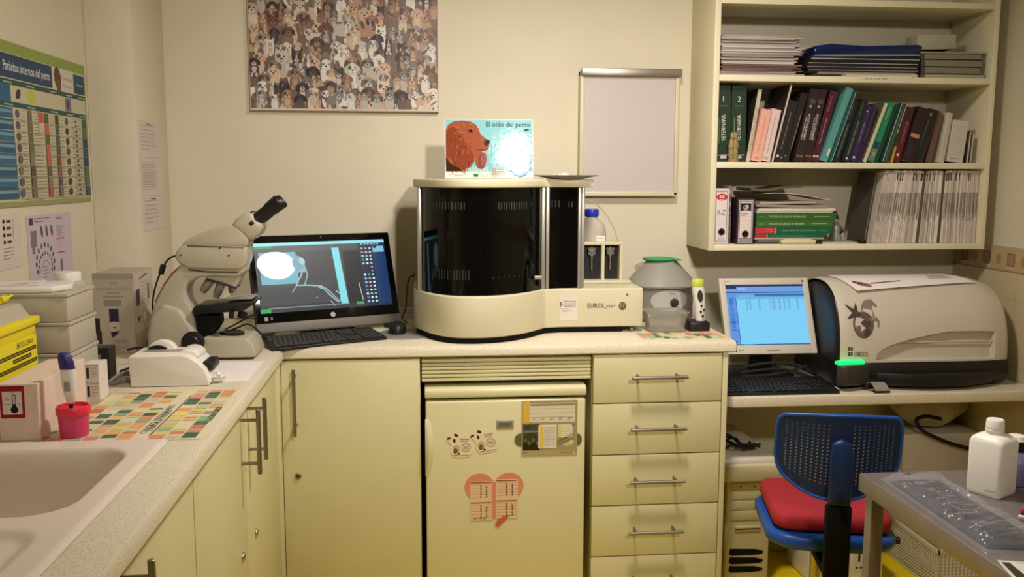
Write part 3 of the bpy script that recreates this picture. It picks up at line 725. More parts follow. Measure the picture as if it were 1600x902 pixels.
# ------------------------------------------------------------------ centrifuge
t = thing('centrifuge', 'small grey centrifuge with a conical lid and oval control panel', 'centrifuge', (.905, 3.335, ZT))
cx, cy = .911, 3.333
b = MB('silver_plastic'); b.lathe([(.112, .003), (.122, .01), (.124, .125), (.118, .130), (.0, .130)], (cx, cy, ZT), 48, cap=(1, 0), sy=.9); b.build('body', t)
b = MB('grey_plastic'); b.lathe([(.124, .128), (.135, .130), (.137, .136), (.133, .142), (.060, .222), (.056, .226), (.0, .226)], (cx, cy, ZT), 56, cap=(1, 0), sy=.9); b.build('lid', t)
b = MB('ink_satin', (170, 168, 158))
def onbody(th, z, r_=.1262): return (cx + r_ * math.sin(th), cy - .9 * r_ * math.cos(th), ZT + z)
NA = 28
pan = [(.62 * math.cos(2 * PI * k / NA) * (1), .048 * math.sin(2 * PI * k / NA)) for k in range(NA)]
ctr = onbody(.05, .083, .1275)
for k in range(NA):
    a, c_ = pan[k], pan[(k + 1) % NA]
    for i in range(4):
        s0, s1 = i / 4, (i + 1) / 4
        p = [(a[0] * s0, a[1] * s0), (a[0] * s1, a[1] * s1), (c_[0] * s1, c_[1] * s1), (c_[0] * s0, c_[1] * s0)]
        if i == 0: p = p[1:]
        b.add([onbody(.05 + u * .95, .083 + v * .85, .1256) for u, v in p], [tuple(range(len(p)))], 'ink_satin', (186, 184, 174))
b.build('control_panel', t, 'pale oval control panel')
b = MB('dark_grey_plastic'); p = onbody(.18, .076, .124); q_ = onbody(.18, .076, .142); b.turned(p, q_, [(0, .017), (.006, .016), (.007, .012), (.018, .0105)], 20); b.build('knob', t)
b = MB('ink_satin'); b.frame(onbody(.05, .108, .1262), (1, 0, 0), (0, 0, 1)); b.text('Nahita', -.006, 0, .010, (60, 58, 56), width=.022); b.build('lettering', t)
b = MB('green_lid'); b.lathe([(.054, 0), (.062, .001), (.064, .006), (.060, .0085), (.056, .0085), (.05, .006), (0, .006)], (cx - .010, cy, ZT + .2265), 40, cap=(1, 0)); b.box(cx + .035, cx + .062, cy - .06, cy - .02, ZT + .228, ZT + .233, bev=.002); tag(b.build('round_lid'), 'round green plastic lid lying on top of the centrifuge', 'lid')

# clear food tub
t = thing('plastic_tub', 'empty clear plastic tub in front of the centrifuge', 'tub', (.845, 3.03, ZT))
def tubring(z, hx, hy, r_, cx_=.853, cy_=3.060, n=6):
    out = []
    for (sx_, sy_, a0) in ((1, 1, 0), (-1, 1, PI / 2), (-1, -1, PI), (1, -1, 1.5 * PI)):
        for k in range(n): 
            a = a0 + PI / 2 * k / (n - 1); out.append((cx_ + sx_ * (hx - r_) + r_ * math.cos(a), cy_ + sy_ * (hy - r_) + r_ * math.sin(a), ZT + z))
    return out
b = MB('clear_plastic'); b.loft([tubring(.004, .056, .045, .015), tubring(.0025, .060, .049, .018), tubring(.068, .071, .059, .02), tubring(.070, .077, .064, .022), tubring(.073, .077, .064, .022), tubring(.073, .073, .060, .02), tubring(.006, .057, .046, .015)]); b.build('body', t)

# ear thermometer in its black base
t = thing('ear_thermometer', 'white and lime ear thermometer standing upright in a black base', 'thermometer', (.972, 3.08, ZT))
b = MB('black_plastic'); b.prism([(.936, 3.03), (1.010, 3.03), (1.010, 3.12), (.936, 3.12)], ZT + .0005, ZT + .034, 'z', bev=.006); b.build('charging_base', t)
b = MB('white_plastic'); P0 = Vector((.985, 3.07, ZT + .034)); 
rings = []
for z, wx, wy, dx in ((0, .017, .014, .0), (.02, .018, .015, -.001), (.06, .020, .017, -.004), (.10, .0225, .018, -.009), (.125, .0225, .017, -.013)):
    rings.append([(P0.x + dx + wx * math.cos(a), P0.y + wy * math.sin(a), P0.z + z) for a in [2 * PI * k / 18 for k in range(18)]])
b.loft(rings); b.build('body', t)
b = MB('lime_plastic'); b.loft([[(P0.x - .013 + w_ * math.cos(a), P0.y + w_ * .8 * math.sin(a), P0.z + z) for a in [2 * PI * k / 18 for k in range(18)]] for z, w_ in ((.124, .0232), (.135, .024), (.146, .021), (.150, .015))]); b.build('probe_cover', t, 'lime green cap')
b = MB('dark_grey_plastic'); b.M = TR(P0.x - .008, P0.y - .0165, P0.z + .09, ry=-.1); b.prism([(.0095 * math.cos(a), .021 * math.sin(a)) for a in [2 * PI * k / 18 for k in range(18)]], -.004, .004, 'y'); b.build('display', t)
for dx, dz in ((-.002, .055), (-.004, .034), (.008, .040), (.004, .018)):
    b = MB('dark_grey_plastic'); b.cyl((P0.x + dx, P0.y - .0195, P0.z + dz), (P0.x + dx, P0.y - .012, P0.z + dz), .0042, n=12); b.build('button', t)

# tile-patterned place mats
PAL = [(222, 120, 96), (238, 178, 110), (232, 214, 120), (72, 116, 84), (214, 206, 160), (232, 150, 120), (160, 178, 140), (236, 196, 130), (216, 214, 170), (60, 98, 76)]
def mat_print(x0, y0, W, H, cw, ch, seed, name, label, text=True):
    b = MB('ink_satin', (224, 212, 180)); b.box(x0, x0 + W, y0, y0 + H, ZT + .0003, ZT + .0013, 'ink_satin', (224, 212, 180)); b.frame((x0, y0, ZT + .0013), (1, 0, 0), (0, 1, 0), 'ink_satin')
    rd = random.Random(seed); nx = int(W / cw); 
    for i in range(nx):
        u = .004 + i * cw; v = .004 + rd.uniform(0, ch * .3)
        if text and i in (int(nx * .62),): 
            b.line([(u + cw * .9, .03), (u + cw * .9, H - .06)], .003, (60, 70, 60))
            b.text('CENTRO VETERINARIO', u + cw * .50, .05, .020, (70, 84, 72), rot=PI / 2, width=.24); b.text('LABORATORIO', u + cw * .95 - .008, .07, .018, (70, 84, 72), rot=PI / 2, width=.17); continue
        while v < H - .006:
            L = rd.choice([ch * .55, ch, ch * .9, ch * 1.4]); L = min(L, H - .005 - v)
            c = rd.choice(PAL)
            if rd.random() > .12 and L > .006: b.rect(u, v, u + cw * .88, v + L - .004, tuple(int(k * rd.uniform(.9, 1.03)) if k < 240 else k for k in c))
            v += L
    if text: b.text('LABORATORIOS', W - .012, .14, .02, (40, 60, 50), rot=PI / 2, width=.12, bold=.02)
    tag(b.build(name, smooth=False), label, 'mat')
mat_print(-.800, 1.850, .345, .440, .033, .030, 4, 'place_mat', 'place mat with a colourful tile pattern between the sink and label printer')
mat_print(.735, 2.885, .30, .135, .024, .045, 9, 'place_mat', 'place mat with orange and green tiles at the right end of the counter', False)

# ------------------------------------------------------------------ things on the back wall
# whiteboard
t = thing('whiteboard', 'blank white board with a steel top rail on the back wall', 'whiteboard', (.80, YB - .03, 1.38))
b = MB('white_board_surface'); b.box(.625, .982, YB - .032, YB - .012, 1.392, 1.835); b.build('writing_surface', t)
b = MB('ivory_plastic')
for (a, c_, z0, z1) in ((.608, .626, 1.378, 1.85), (.981, .996, 1.378, 1.85), (.608, .996, 1.376, 1.393), (.608, .996, 1.832, 1.85)): b.box(a, c_, YB - .040, YB - .001, z0, z1, bev=.003)
b.build('frame', t)
b = MB('brushed_steel'); b.box(.611, 1.002, YB - .052, YB - .040, 1.832, 1.862, bev=.003); b.build('top_rail', t, 'steel clamping rail')

# print full of dogs
b = MB('ink_satin', (196, 176, 160)); X0, Z0, W_, H_ = -.627, 1.690, .697, .50
b.box(X0, X0 + W_, YB - .020, YB - .001, Z0, Z0 + H_, 'ink_satin', (188, 168, 150))
b.frame((X0, YB - .020, Z0), (1, 0, 0), (0, 0, 1), 'ink_satin', step=.0000022)
b.rect(.003, .003, W_ - .003, H_ - .003, (112, 92, 80))
rd = random.Random(21)
COATS = [((206, 194, 180), (190, 176, 160)), ((184, 152, 126), (208, 184, 158)), ((112, 76, 62), (140, 104, 86)), ((64, 54, 54), (200, 190, 182)), ((146, 108, 88), (182, 146, 120)), ((204, 182, 156), (220, 206, 190)), ((92, 70, 62), (166, 140, 120)), ((214, 206, 198), (224, 218, 212)), ((170, 132, 106), (202, 172, 144)), ((132, 122, 112), (184, 176, 166)), ((54, 46, 48), (94, 80, 74)), ((196, 164, 140), (214, 192, 170)), ((208, 198, 186), (222, 214, 204)), ((150, 138, 128), (206, 198, 188))]
def dog(u, v, s):
    base, lt = rd.choice(COATS); dk = tuple(int(c * .55) for c in base); k = rd.uniform(.85, 1.05); base = tuple(int(c * k) for c in base)
    lt = tuple(int(c * .95) for c in lt)
    pose = rd.random(); L = lambda x: max(.004, min(W_ - .004, x)); Vv = lambda y: max(.004, min(H_ - .004, y))
    def e(x, y, a, c_, col, n=10, r_=0):
        c0, s0 = math.cos(r_), math.sin(r_)
        b.poly([(L(u + s * x + s * (a * math.cos(t) * c0 - c_ * math.sin(t) * s0)), Vv(v + s * y + s * (a * math.cos(t) * s0 + c_ * math.sin(t) * c0))) for t in [2 * PI * q_ / n for q_ in range(n)]], col)
    if pose < .25:
        sg = rd.choice((-1, 1)); e(sg * .7, -.6, 1.1, .6, base, 12); e(sg * 1.4, -1.1, .18, .6, base); e(sg * .2, -1.1, .18, .6, lt); e(sg * 1.8, -.3, .5, .12, dk, 8, sg * .6)
    else: e(0, -1.0, .62, .95, base if rd.random() < .6 else lt, 12); e(0, -.8, .32, .6, lt, 10)
    e(-.28, -1.6, .18, .3, lt, 8); e(.28, -1.6, .18, .3, lt, 8)
    e(0, 0, .62, .60, base, 14)
    ec = rd.choice((dk, base, tuple(int(c * .7) for c in base)))
    if rd.random() < .65: e(-.58, -.05, .20, .42, ec, 9, -.25); e(.58, -.05, .20, .42, ec, 9, .25)
    else:
        for sg in (-1, 1): b.poly([(L(u + s * sg * .2), Vv(v + s * .45)), (L(u + s * sg * .6), Vv(v + s * .3)), (L(u + s * sg * .5), Vv(v + s * .95))], ec)
    if rd.random() < .4: e(-.26, .12, .22, .26, dk, 8)
    if rd.random() < .4: e(.0, .2, .12, .4, lt, 8)
    e(0, -.22, .30, .28, lt, 10); e(-.24, .10, .075, .08, (26, 20, 18), 7); e(.24, .10, .075, .08, (26, 20, 18), 7); e(0, -.12, .12, .09, (24, 18, 18), 8); e(0, -.36, .16, .03, (80, 50, 46), 6)
    if rd.random() < .12: e(.05, -.45, .10, .18, (206, 90, 90), 8)
rows = []
vv = H_ - .02
while vv > .03:
    n = 13
    for i in rd.sample(range(n), n): dog(.015 + (W_ - .03) * (i + rd.uniform(.0, 1)) / n, vv + rd.uniform(-.018, .018), rd.uniform(.021, .040))
    vv -= .034
for i in range(14): dog(.02 + (W_ - .04) * (i + .5) / 14, .052 + rd.uniform(-.006, .012), rd.uniform(.022, .030))
b.rect(.003, .003, W_ - .003, .010, (206, 190, 172))
dog_print = tag(b.build('dog_picture', smooth=False), 'large frameless picture crowded with many dogs of all breeds on the back wall', 'picture')

# ------------------------------------------------------------------ microscope
YM = 2.74
t = thing('microscope', 'cream laboratory microscope seen from the side with black eyepieces', 'microscope', (-.66, YM, ZT))
def side(b, pts, y0, y1, **k): b.prism(pts, y0, y1, 'y', **k)
# foot
b = MB('scope_enamel')
side(b, [(p[0], max(p[1], ZT + .006)) for p in [(-0.636, 0.896), (-0.651, 0.91), (-0.656, 0.969), (-0.633, 0.979), (-0.516, 0.973), (-0.502, 0.959), (-0.488, 0.923), (-0.496, 0.904), (-0.511, 0.896)]], YM - .070, YM + .078, bev=.008, seg=3)
side(b, [(p[0], max(p[1], ZT + .0065)) for p in [(-0.803, 0.921), (-0.804, 0.944), (-0.657, 0.946), (-0.634, 0.942), (-0.632, 0.91), (-0.692, 0.897), (-0.786, 0.899)]], YM - .062, YM + .070, bev=.010, seg=3)
side(b, [(-0.807, 0.929), (-0.802, 0.993), (-0.794, 1.037), (-0.756, 1.079), (-0.704, 1.06), (-0.677, 1.011), (-0.656, 0.962), (-0.642, 0.926)], YM - .056, YM + .056, bev=.012, seg=3); b.build('foot', t, angle=1)
b = MB('black_plastic'); x0, z0 = [(-0.569, 0.919)][0]; b.box(-.82, -.50, YM - .066, YM + .074, ZT + .0006, ZT + .0062); b.box(-.655, -.625, YM - .074, YM - .062, ZT + .0058, ZT + .018); b.build('base_pad', t, 'black pad and fuse holder')
# arm
b = MB('scope_enamel')
outer = [(-0.806, 0.935), (-0.804, 0.983), (-0.799, 1.022), (-0.788, 1.061), (-0.773, 1.099), (-0.753, 1.137), (-0.73, 1.168), (-0.705, 1.19), (-0.68, 1.206)]
inner = [(-0.516, 1.205), (-0.521, 1.166), (-0.541, 1.151), (-0.608, 1.155), (-0.653, 1.152), (-0.683, 1.137), (-0.693, 1.114), (-0.689, 1.086), (-0.676, 1.063), (-0.672, 1.036), (-0.668, 1.001), (-0.649, 0.965), (-0.65, 0.932)]
side(b, outer + inner, YM - .047, YM + .047, bev=.010, seg=3); b.build('arm', t, angle=1)
b = MB('ink_satin', (120, 50, 30)); o2 = [(-0.778, 1.08), (-0.754, 1.126), (-0.728, 1.16), (-0.707, 1.181), (-0.703, 1.187), (-0.726, 1.168), (-0.753, 1.133), (-0.779, 1.084)]; side(b, o2, YM - .0480, YM - .047, col=(110, 48, 30), m='ink_satin'); b.build('arm_line', t, 'dark red line along the arm')
# head
b = MB('scope_enamel')
side(b, [(-0.718, 1.215), (-0.708, 1.238), (-0.689, 1.251), (-0.511, 1.245), (-0.509, 1.212), (-0.517, 1.185), (-0.532, 1.174), (-0.677, 1.179), (-0.706, 1.196)], YM - .055, YM + .055, bev=.009, seg=3)
side(b, [(-0.697, 1.251), (-0.678, 1.267), (-0.644, 1.282), (-0.606, 1.297), (-0.561, 1.308), (-0.532, 1.304), (-0.503, 1.266), (-0.51, 1.243), (-0.686, 1.244)], YM - .050, YM + .050, bev=.010, seg=3); b.build('head', t, angle=1)
b = MB('ink_satin', (50, 40, 32))
for pts in ([(-0.678, 1.249), (-0.515, 1.243), (-0.515, 1.241), (-0.678, 1.246)], [(-0.677, 1.18), (-0.626, 1.173), (-0.536, 1.171), (-0.536, 1.168), (-0.626, 1.17), (-0.678, 1.177)]): side(b, pts, YM - .0560, YM - .0552, m='ink_satin', col=(40, 30, 24))
for p in [(-0.586, 1.241), (-0.561, 1.219), (-0.698, 1.22)]: b.cyl((p[0], YM - .0565, p[1]), (p[0], YM - .055, p[1]), .0028, n=10, m='ink_satin', col=(60, 50, 40))
b.build('seam_line', t, 'dark seams and screws on the head')
# binocular block and tubes
b = MB('scope_enamel'); side(b, [(-0.554, 1.304), (-0.542, 1.323), (-0.519, 1.34), (-0.497, 1.346), (-0.461, 1.304), (-0.473, 1.281), (-0.5, 1.258), (-0.529, 1.285)], YM - .052, YM + .052, bev=.012, seg=3); b.build('binocular_block', t, angle=1)
p0, p1 = [Vector(p) for p in [(-0.49, 2.74, 1.316), (-0.414, 2.74, 1.378)]]; d = (p1 - p0).normalized(); L = (p1 - p0).length
for s_ in (-1, 1):
    y = s_ * .032
    b = MB('black_plastic'); a0 = p0 + Vector((0, y, 0)); b.turned(a0, a0 + d, [(-.012, .021), (.0, .021), (.006, .0185), (L * .55, .0185), (L * .58, .0205), (L * .97, .0215), (L, .019), (L - .006, .014)], 24); b.build('eyepiece', t)
b = MB('black_plastic')
q_ = [(-0.499, 2.7, 1.342), (-0.488, 2.7, 1.346), (-0.479, 2.7, 1.336)]; b.tube(q_, .002, n=6); b.build('clip', t)
# nosepiece and objectives
b = MB('scope_enamel')
side(b, [(-0.629, 1.178), (-0.521, 1.178), (-0.539, 1.143), (-0.549, 1.12), (-0.59, 1.136), (-0.634, 1.148)], YM - .035, YM + .035, bev=.006); b.build('nosepiece', t)
b = MB('dark_grey_plastic'); side(b, [(-0.634, 1.148), (-0.59, 1.138), (-0.549, 1.122), (-0.551, 1.118), (-0.594, 1.132), (-0.634, 1.142)], YM - .037, YM + .037); b.build('turret_ring', t)
for pq, yy in (([(-0.625, 2.74, 1.144), (-0.652, 2.74, 1.105)], -.012), ([(-0.597, 2.74, 1.134), (-0.616, 2.74, 1.086)], .0), ([(-0.568, 2.74, 1.124), (-0.569, 2.74, 1.097)], .014)):
    p, q_ = [Vector(v_) + Vector((0, yy, 0)) for v_ in pq]; L = (q_ - p).length
    b = MB('silver_plastic'); b.turned(p, q_, [(0, .0125), (L * .25, .0135), (L * .3, .0125), (L * .7, .0125), (L * .75, .0105), (L * .97, .0095), (L, .0055)], 20); b.build('objective', t)
# stage
b = MB('black_plastic'); side(b, [(-0.669, 1.063), (-0.661, 1.071), (-0.494, 1.084), (-0.49, 1.077), (-0.514, 1.061), (-0.525, 1.054), (-0.66, 1.045), (-0.668, 1.051)], YM - .062, YM + .070, bev=.003); st = b.build('stage', t)
b = MB('silver_plastic'); b.box(-.58, -.50, YM - .05, YM + .045, 1.088, 1.0905, bev=.001); b.tube([(-.575, YM - .03, 1.0915), (-.54, YM, 1.0925), (-.50, YM + .03, 1.0915)], .002, n=6); b.build('slide_clip', t)
b = MB('black_matte'); side(b, [(-0.664, 1.04), (-0.603, 1.039), (-0.602, 1.01), (-0.618, 0.984), (-0.648, 0.975), (-0.662, 0.997)], YM - .045, YM + .045, bev=.004); b.build('condenser_block', t)
b = MB('black_plastic'); b.cyl([(-0.556, 2.67, 1.055)][0], [(-0.557, 2.67, 1.036)][0], .008, n=14); b.build('stage_knob', t); b = MB('black_plastic'); b.cyl([(-0.537, 2.74, 1.042)][0], [(-0.541, 2.74, 1.026)][0], .014, n=16); b.build('stage_knob', t)
# light port and focus knobs
p = Vector([(-0.571, 2.74, 0.978)][0]); b = MB('black_plastic'); b.lathe([(.036, -.004), (.036, .004), (.030, .006), (.026, .003), (0, .003)], (p.x, YM, p.z), 28, cap=(0, 0)); b.build('light_port', t)
px_, pz_ = [(-0.666, 0.967)][0]
b = MB('black_plastic'); b.turned((px_, YM - .064, pz_), (px_, YM - .118, pz_), [(0, .022), (.008, .031), (.022, .033), (.024, .024), (.042, .023), (.045, .020)], 32); b.build('focus_knob', t)
b = MB('black_plastic'); b.turned((px_, YM + .076, pz_), (px_, YM + .13, pz_), [(0, .022), (.008, .031), (.022, .033), (.024, .024), (.042, .023)], 32); b.build('focus_knob', t)
# cable
b = MB('black_plastic'); cp = [(-0.723, 2.77, 1.211), (-0.743, 2.77, 1.209), (-0.761, 2.77, 1.196), (-0.775, 2.77, 1.171), (-0.791, 2.77, 1.138), (-0.804, 2.77, 1.095), (-0.809, 2.77, 1.056), (-0.807, 2.77, 1.025)]; b.tube(cp, .0028, smooth=4); q_ = Vector(cp[3]); b.cyl(q_ + Vector((.004, 0, .014)), q_ + Vector((-.005, 0, -.014)), .0085, n=12); b.build('cable', t, 'thin black cable with a ferrite bead')
b = MB('black_plastic'); b.tube([(-.49, 2.90, ZT + .01)] + [(-0.542, 2.88, 0.98), (-0.582, 2.88, 0.972), (-0.622, 2.88, 0.956), (-0.65, 2.88, 0.948)], .003, smooth=4); b.tube([(-0.517, 2.86, 1.02), (-0.545, 2.86, 1.008), (-0.589, 2.86, 0.984), (-0.621, 2.86, 0.968), (-0.645, 2.86, 0.954)], .0025, smooth=4); tag(b.build('power_cable'), 'thin black cables behind the microscope foot', 'cable')

# ------------------------------------------------------------------ label printer
t = thing('label_printer', 'small white label dispenser with a rounded black-lipped front beside the place mat', 'label printer', (-.65, 2.40, ZT))
b = MB('white_plastic')
pf = [(-0.741, 0.911), (-0.742, 0.97), (-0.739, 0.982), (-0.729, 0.985)] 
prof = [(-.745, .9105), (-.750, .985), (-.745, .992), (-.62, .9925), (-.60, .988), (-.578, .974), (-.560, .955), (-.552, .935), (-.548, .918), (-.552, .911)]
b.prism(prof, 2.335, 2.455, 'y', bev=.006, seg=3); bd = b.build('body', t, angle=1)
b = MB('grey_plastic'); b.box(-.728, -.625, 2.385, 2.415, .9915, .9935, bev=.001); b.build('paper_slot', t, 'grey slot')
b = MB('white_plastic'); b.prism([(-.690 + .036 * math.cos(a), .988 + .027 * math.sin(a)) for a in [PI * k / 14 for k in range(15)]], 2.425, 2.452, 'y', bev=.003); b.prism([(-.610 + .03 * math.cos(a), .978 + .022 * math.sin(a)) for a in [PI * k / 14 for k in range(15)]], 2.365, 2.452, 'y', bev=.003)
b.build('roll_cover', t, 'rounded white roll cover', angle=1)
b = MB('black_plastic'); b.box(-.572, -.545, 2.36, 2.44, .945, .968, bev=.004); b.build('cutter', t, 'black paper lip'); b = MB('black_plastic'); b.prism([(-.700 + .026 * math.cos(a), .990 + .013 * math.sin(a)) for a in [PI * k / 12 for k in range(13)]], 2.420, 2.426, 'y'); b.build('roll_window', t, 'black rounded window')
# paper sheet and scrap next to it
b = MB('paper'); b.box(-.585, -.462, 2.375, 2.64, ZT + .0004, ZT + .0016); tag(b.build('paper_sheet'), 'blank white paper sheet lying in front of the microscope', 'paper')
b = MB('paper'); rd = random.Random(2)
rings = []
def crumple(cx_, cy_, cz_, r_, seed, fl=.7):
    rd = random.Random(seed); bm = bmesh.new(); bmesh.ops.create_icosphere(bm, subdivisions=3, radius=1)
    for v in bm.verts:
        k = 1 + .35 * math.sin(v.co.x * 7 + seed) * math.sin(v.co.y * 6 + 2) + .22 * rd.uniform(-1, 1)
        v.co = Vector((cx_ + v.co.x * r_ * k * 1.3, cy_ + v.co.y * r_ * k, cz_ + max(-.98, v.co.z) * r_ * k * fl))
    zmin = min(v.co.z for v in bm.verts)
    for v in bm.verts: v.co.z += cz_ - r_ * fl - zmin + r_ * fl * 0
    return bm
b.addbm(crumple(-.532, 2.372, ZT + .0155, .014, 4)); tag(b.build('paper_scrap', smooth=False), 'crumpled white paper scrap by the label printer lip', 'paper')

# ------------------------------------------------------------------ pink cup with digital thermometer
cx, cy = -.7235, 1.900
t = thing('specimen_cup', 'pink translucent cup with a red lid at the edge of the sink', 'cup', (cx, cy, ZT))
b = MB('pink_plastic'); b.lathe([(.026, .0009), (.0275, .002), (.0315, .058), (.0295, .058), (.0255, .004), (0, .004)], (cx, cy, ZT), 32, cap=(1, 0)); b.build('body', t)
b = MB('pink_lid'); b.lathe([(.032, .048), (.0335, .05), (.0335, .062), (.0315, .066), (.028, .066), (.0275, .060), (0, .060)], (cx, cy, ZT), 36, cap=(0, 0)); b.build('lid', t)
t = thing('digital_thermometer', 'white digital thermometer with a dark violet end standing on the pink cup', 'thermometer', (cx, cy, ZT + .0665))
b = MB('white_plastic'); rings = []
X0 = cx - .004
for z, wx, wy, dx in ((.008, .006, .005, .0), (.016, .010, .007, 0), (.04, .0145, .009, -.001), (.065, .0155, .010, -.002), (.082, .0150, .010, -.003)):
    rings.append([(X0 + dx + wx * math.cos(a), cy + wy * math.sin(a), ZT + .062 + z) for a in [2 * PI * k / 16 for k in range(16)]])
b.loft(rings); b.build('body', t)
b = MB('cap_violet'); rings = []
for z, wx, wy, dx in ((.081, .0155, .0105, -.003), (.095, .0152, .0105, -.005), (.108, .0130, .010, -.008), (.114, .009, .008, -.010), (.1155, .004, .004, -.011)):
    rings.append([(X0 + dx + wx * math.cos(a), cy + wy * math.sin(a), ZT + .062 + z) for a in [2 * PI * k / 16 for k in range(16)]])
b.loft(rings); b.build('end_cap', t, 'dark violet end cap')
b = MB('black_plastic'); b.cyl((X0, cy, ZT + .060), (X0, cy, ZT + .074), .0035, .0055, n=10); b.build('probe_tip', t)
b = MB('grey_plastic'); b.box(X0 - .008, X0 + .004, cy - .0115, cy - .0085, ZT + .098, ZT + .118, bev=.001); b.build('display', t)

# ------------------------------------------------------------------ boxes on the left counter
# pale box with the thermometer pictogram
BX = [(-.945, 1.865), (-.762, 1.865), (-.805, 2.15), (-1.0, 2.15)]
b = MB('ink_matte', (222, 198, 182))
b.box(-.859, -.780, 1.872, 2.13, ZT + .0006, 1.029, 'ink_matte', (224, 202, 186), bev=.0015, seg=1)
b.frame((-.859, 1.872, ZT), (1, 0, 0), (0, 0, 1), 'ink_matte'); u0, v0 = .004, .048
b.rect(u0, v0, u0 + .048, v0 + .067, (150, 28, 44)); b.rect(u0 + .005, v0 + .008, u0 + .043, v0 + .056, (220, 208, 200)); b.rect(u0 + .024, v0 + .018, u0 + .031, v0 + .050, (30, 26, 28)); b.rect(u0 + .0255, v0 + .030, u0 + .0295, v0 + .0485, (220, 208, 200)); b.ell(u0 + .0275, v0 + .018, .0075, .0075, (30, 26, 28), 16)
b.rect(u0 + .008, v0 + .0385, u0 + .022, v0 + .0395, (60, 50, 50)); b.rect(u0 + .008, v0 + .0285, u0 + .022, v0 + .0295, (60, 50, 50)); b.text('°C', u0 + .034, v0 + .026, .007, (60, 50, 50)); b.text('°C', u0 + .010, v0 + .041, .006, (60, 50, 50)); b.scribble(u0 + .02, v0 + .054, .018, 1, .002, (150, 60, 60))
tag(b.build('cardboard_box', smooth=False), 'pale cardboard box with a red thermometer pictogram beside the pink cup', 'box')

# yellow sharps bin
t = thing('sharps_bin', 'bright yellow sharps container with black warning print behind the pale box', 'container', (-1.0, 2.17, ZT))
b = MB('ink_satin', (232, 214, 30))
TT = TR(-.903, 2.168, ZT, rz=R(90))
b.loft([[TT @ Vector(p) for p in ((-.22, 0, .0006), (-.008, 0, .0006), (-.008, .108, .0006), (-.22, .108, .0006))], [TT @ Vector(p) for p in ((-.23, -.004, .214), (0, -.004, .214), (0, .115, .214), (-.23, .115, .214))]], 'ink_satin', (232, 214, 30))
b.M = TT; b.box(-.238, .010, -.012, .122, .197, .215, 'ink_satin', (236, 220, 36), bev=.004)
b.frame((-.23, -.0045, .028), (1, 0, -.0), (0, 0, 1), 'ink_satin', lift=.0012)
b.N = Vector((0, -1, 0))
dk = (44, 40, 16)
b.rect(.01, .022, .226, .148, (238, 222, 40)); b.text('LÍMITE DE LLENADO', .12, .128, .016, dk, width=.09, bold=.02); b.poly([(.215, .145), (.222, .145), (.2185, .152)], dk)
for v, a, c_ in ((.112, .02, .222), (.098, .10, .195), (.083, .02, .222)): b.rect(a, v, c_, v + .009, dk); b.rect(a + .004, v + .003, c_ - .004, v + .006, (150, 138, 30))
b.rect(.13, .054, .185, .068, dk); b.rect(.134, .0585, .181, .0635, (110, 100, 30)); 
for k in range(9): b.rect(.03 + k * .0075, .034, .033 + k * .0075 + .001 * (k % 3), .060, dk)
b.rect(.212, .05, .222, .058, dk)
b.M = None; b.build('tub', t)
b = MB('frosted_plastic'); b.M = TT; b.loft([[(-.225, .005, .2152), (-.005, .005, .2152), (-.005, .110, .2152), (-.225, .110, .2152)], [(-.205, .02, .248), (-.02, .02, .248), (-.02, .095, .248), (-.205, .095, .248)]]); b.build('lid', t, 'translucent lid')
b = MB('yellow_bin'); b.M = TT; b.tube([(-.20, .05, .2525), (-.10, .05, .253), (-.02, .05, .254)], .004); b.tube([(-.05, .05, .258), (-.035, .05, .258), (-.02, .05, .258)], .009, n=10); b.tube([(-.02, .05, .256), (.015, .05, .262)], .003); b.build('tie_strip', t, 'yellow closing strip')

# translucent drawer boxes stacked behind
for k, (z0, z1, lab) in enumerate(((ZT + .0006, 1.028, 'translucent white storage box at the bottom of the stack behind the yellow bin'), (1.0286, 1.103, 'translucent white storage box in the middle of the stack behind the yellow bin'), (1.1036, 1.172, 'translucent white storage box on top of the stack behind the yellow bin'))):
    t = thing('storage_box', lab, 'box', (-.95, 2.28, z0), group='stacked translucent boxes')
    b = MB('frosted_plastic'); x1 = -.831 - .002 * k
    b.box(-1.062, x1, 2.194, 2.368, z0, z1 - .008, bev=.006); b.build('body', t)
    b = MB('frosted_plastic'); b.box(-1.066, x1 + .002, 2.1905, 2.371, z1 - .0078, z1, bev=.002); b.build('lid', t)
b = MB('white_plastic')
b.prism([(-1.062, 2.20), (-.93, 2.20), (-.875, 2.215), (-.850, 2.27), (-.875, 2.35), (-1.062, 2.35)], 1.1725, 1.187, 'z', bev=.005, seg=3); tag(b.build('shallow_tray', angle=1), 'shallow white tray with rounded corners on top of the translucent boxes', 'tray')
b = MB('ink_matte', (226, 218, 208)); b.M = TR(-.985, 2.275, 1.1876, rz=R(12)); b.box(-.045, .06, -.05, .05, 0, .002, 'ink_matte', (226, 218, 208)); b.frame((-.045, -.05, .002), (1, 0, 0), (0, 1, 0)); b.line([(.05, .02), (.075, .05)], .004, (50, 44, 44)); b.line([(.065, .015), (.092, .05)], .004, (50, 44, 44)); b.line([(.01, .01), (.05, .016)], .003, (60, 52, 50))
tag(b.build('leaflet', smooth=False), 'small printed leaflet lying in the tray above the translucent boxes', 'leaflet')

# white canister beside stack
t = thing('canister', 'translucent white canister between the box stack and the collar carton', 'canister', (-.915, 2.46, ZT))
b = MB('frosted_plastic'); b.lathe([(.040, .0006), (.046, .006), (.048, .235), (.040, .262), (.028, .268)], (-.93, 2.455, ZT), 28); b.build('body', t)
b = MB('white_plastic'); b.lathe([(.031, .262), (.033, .264), (.033, .284), (.030, .288), (0, .288)], (-.93, 2.455, ZT), 28, cap=(1, 0)); b.build('cap', t)

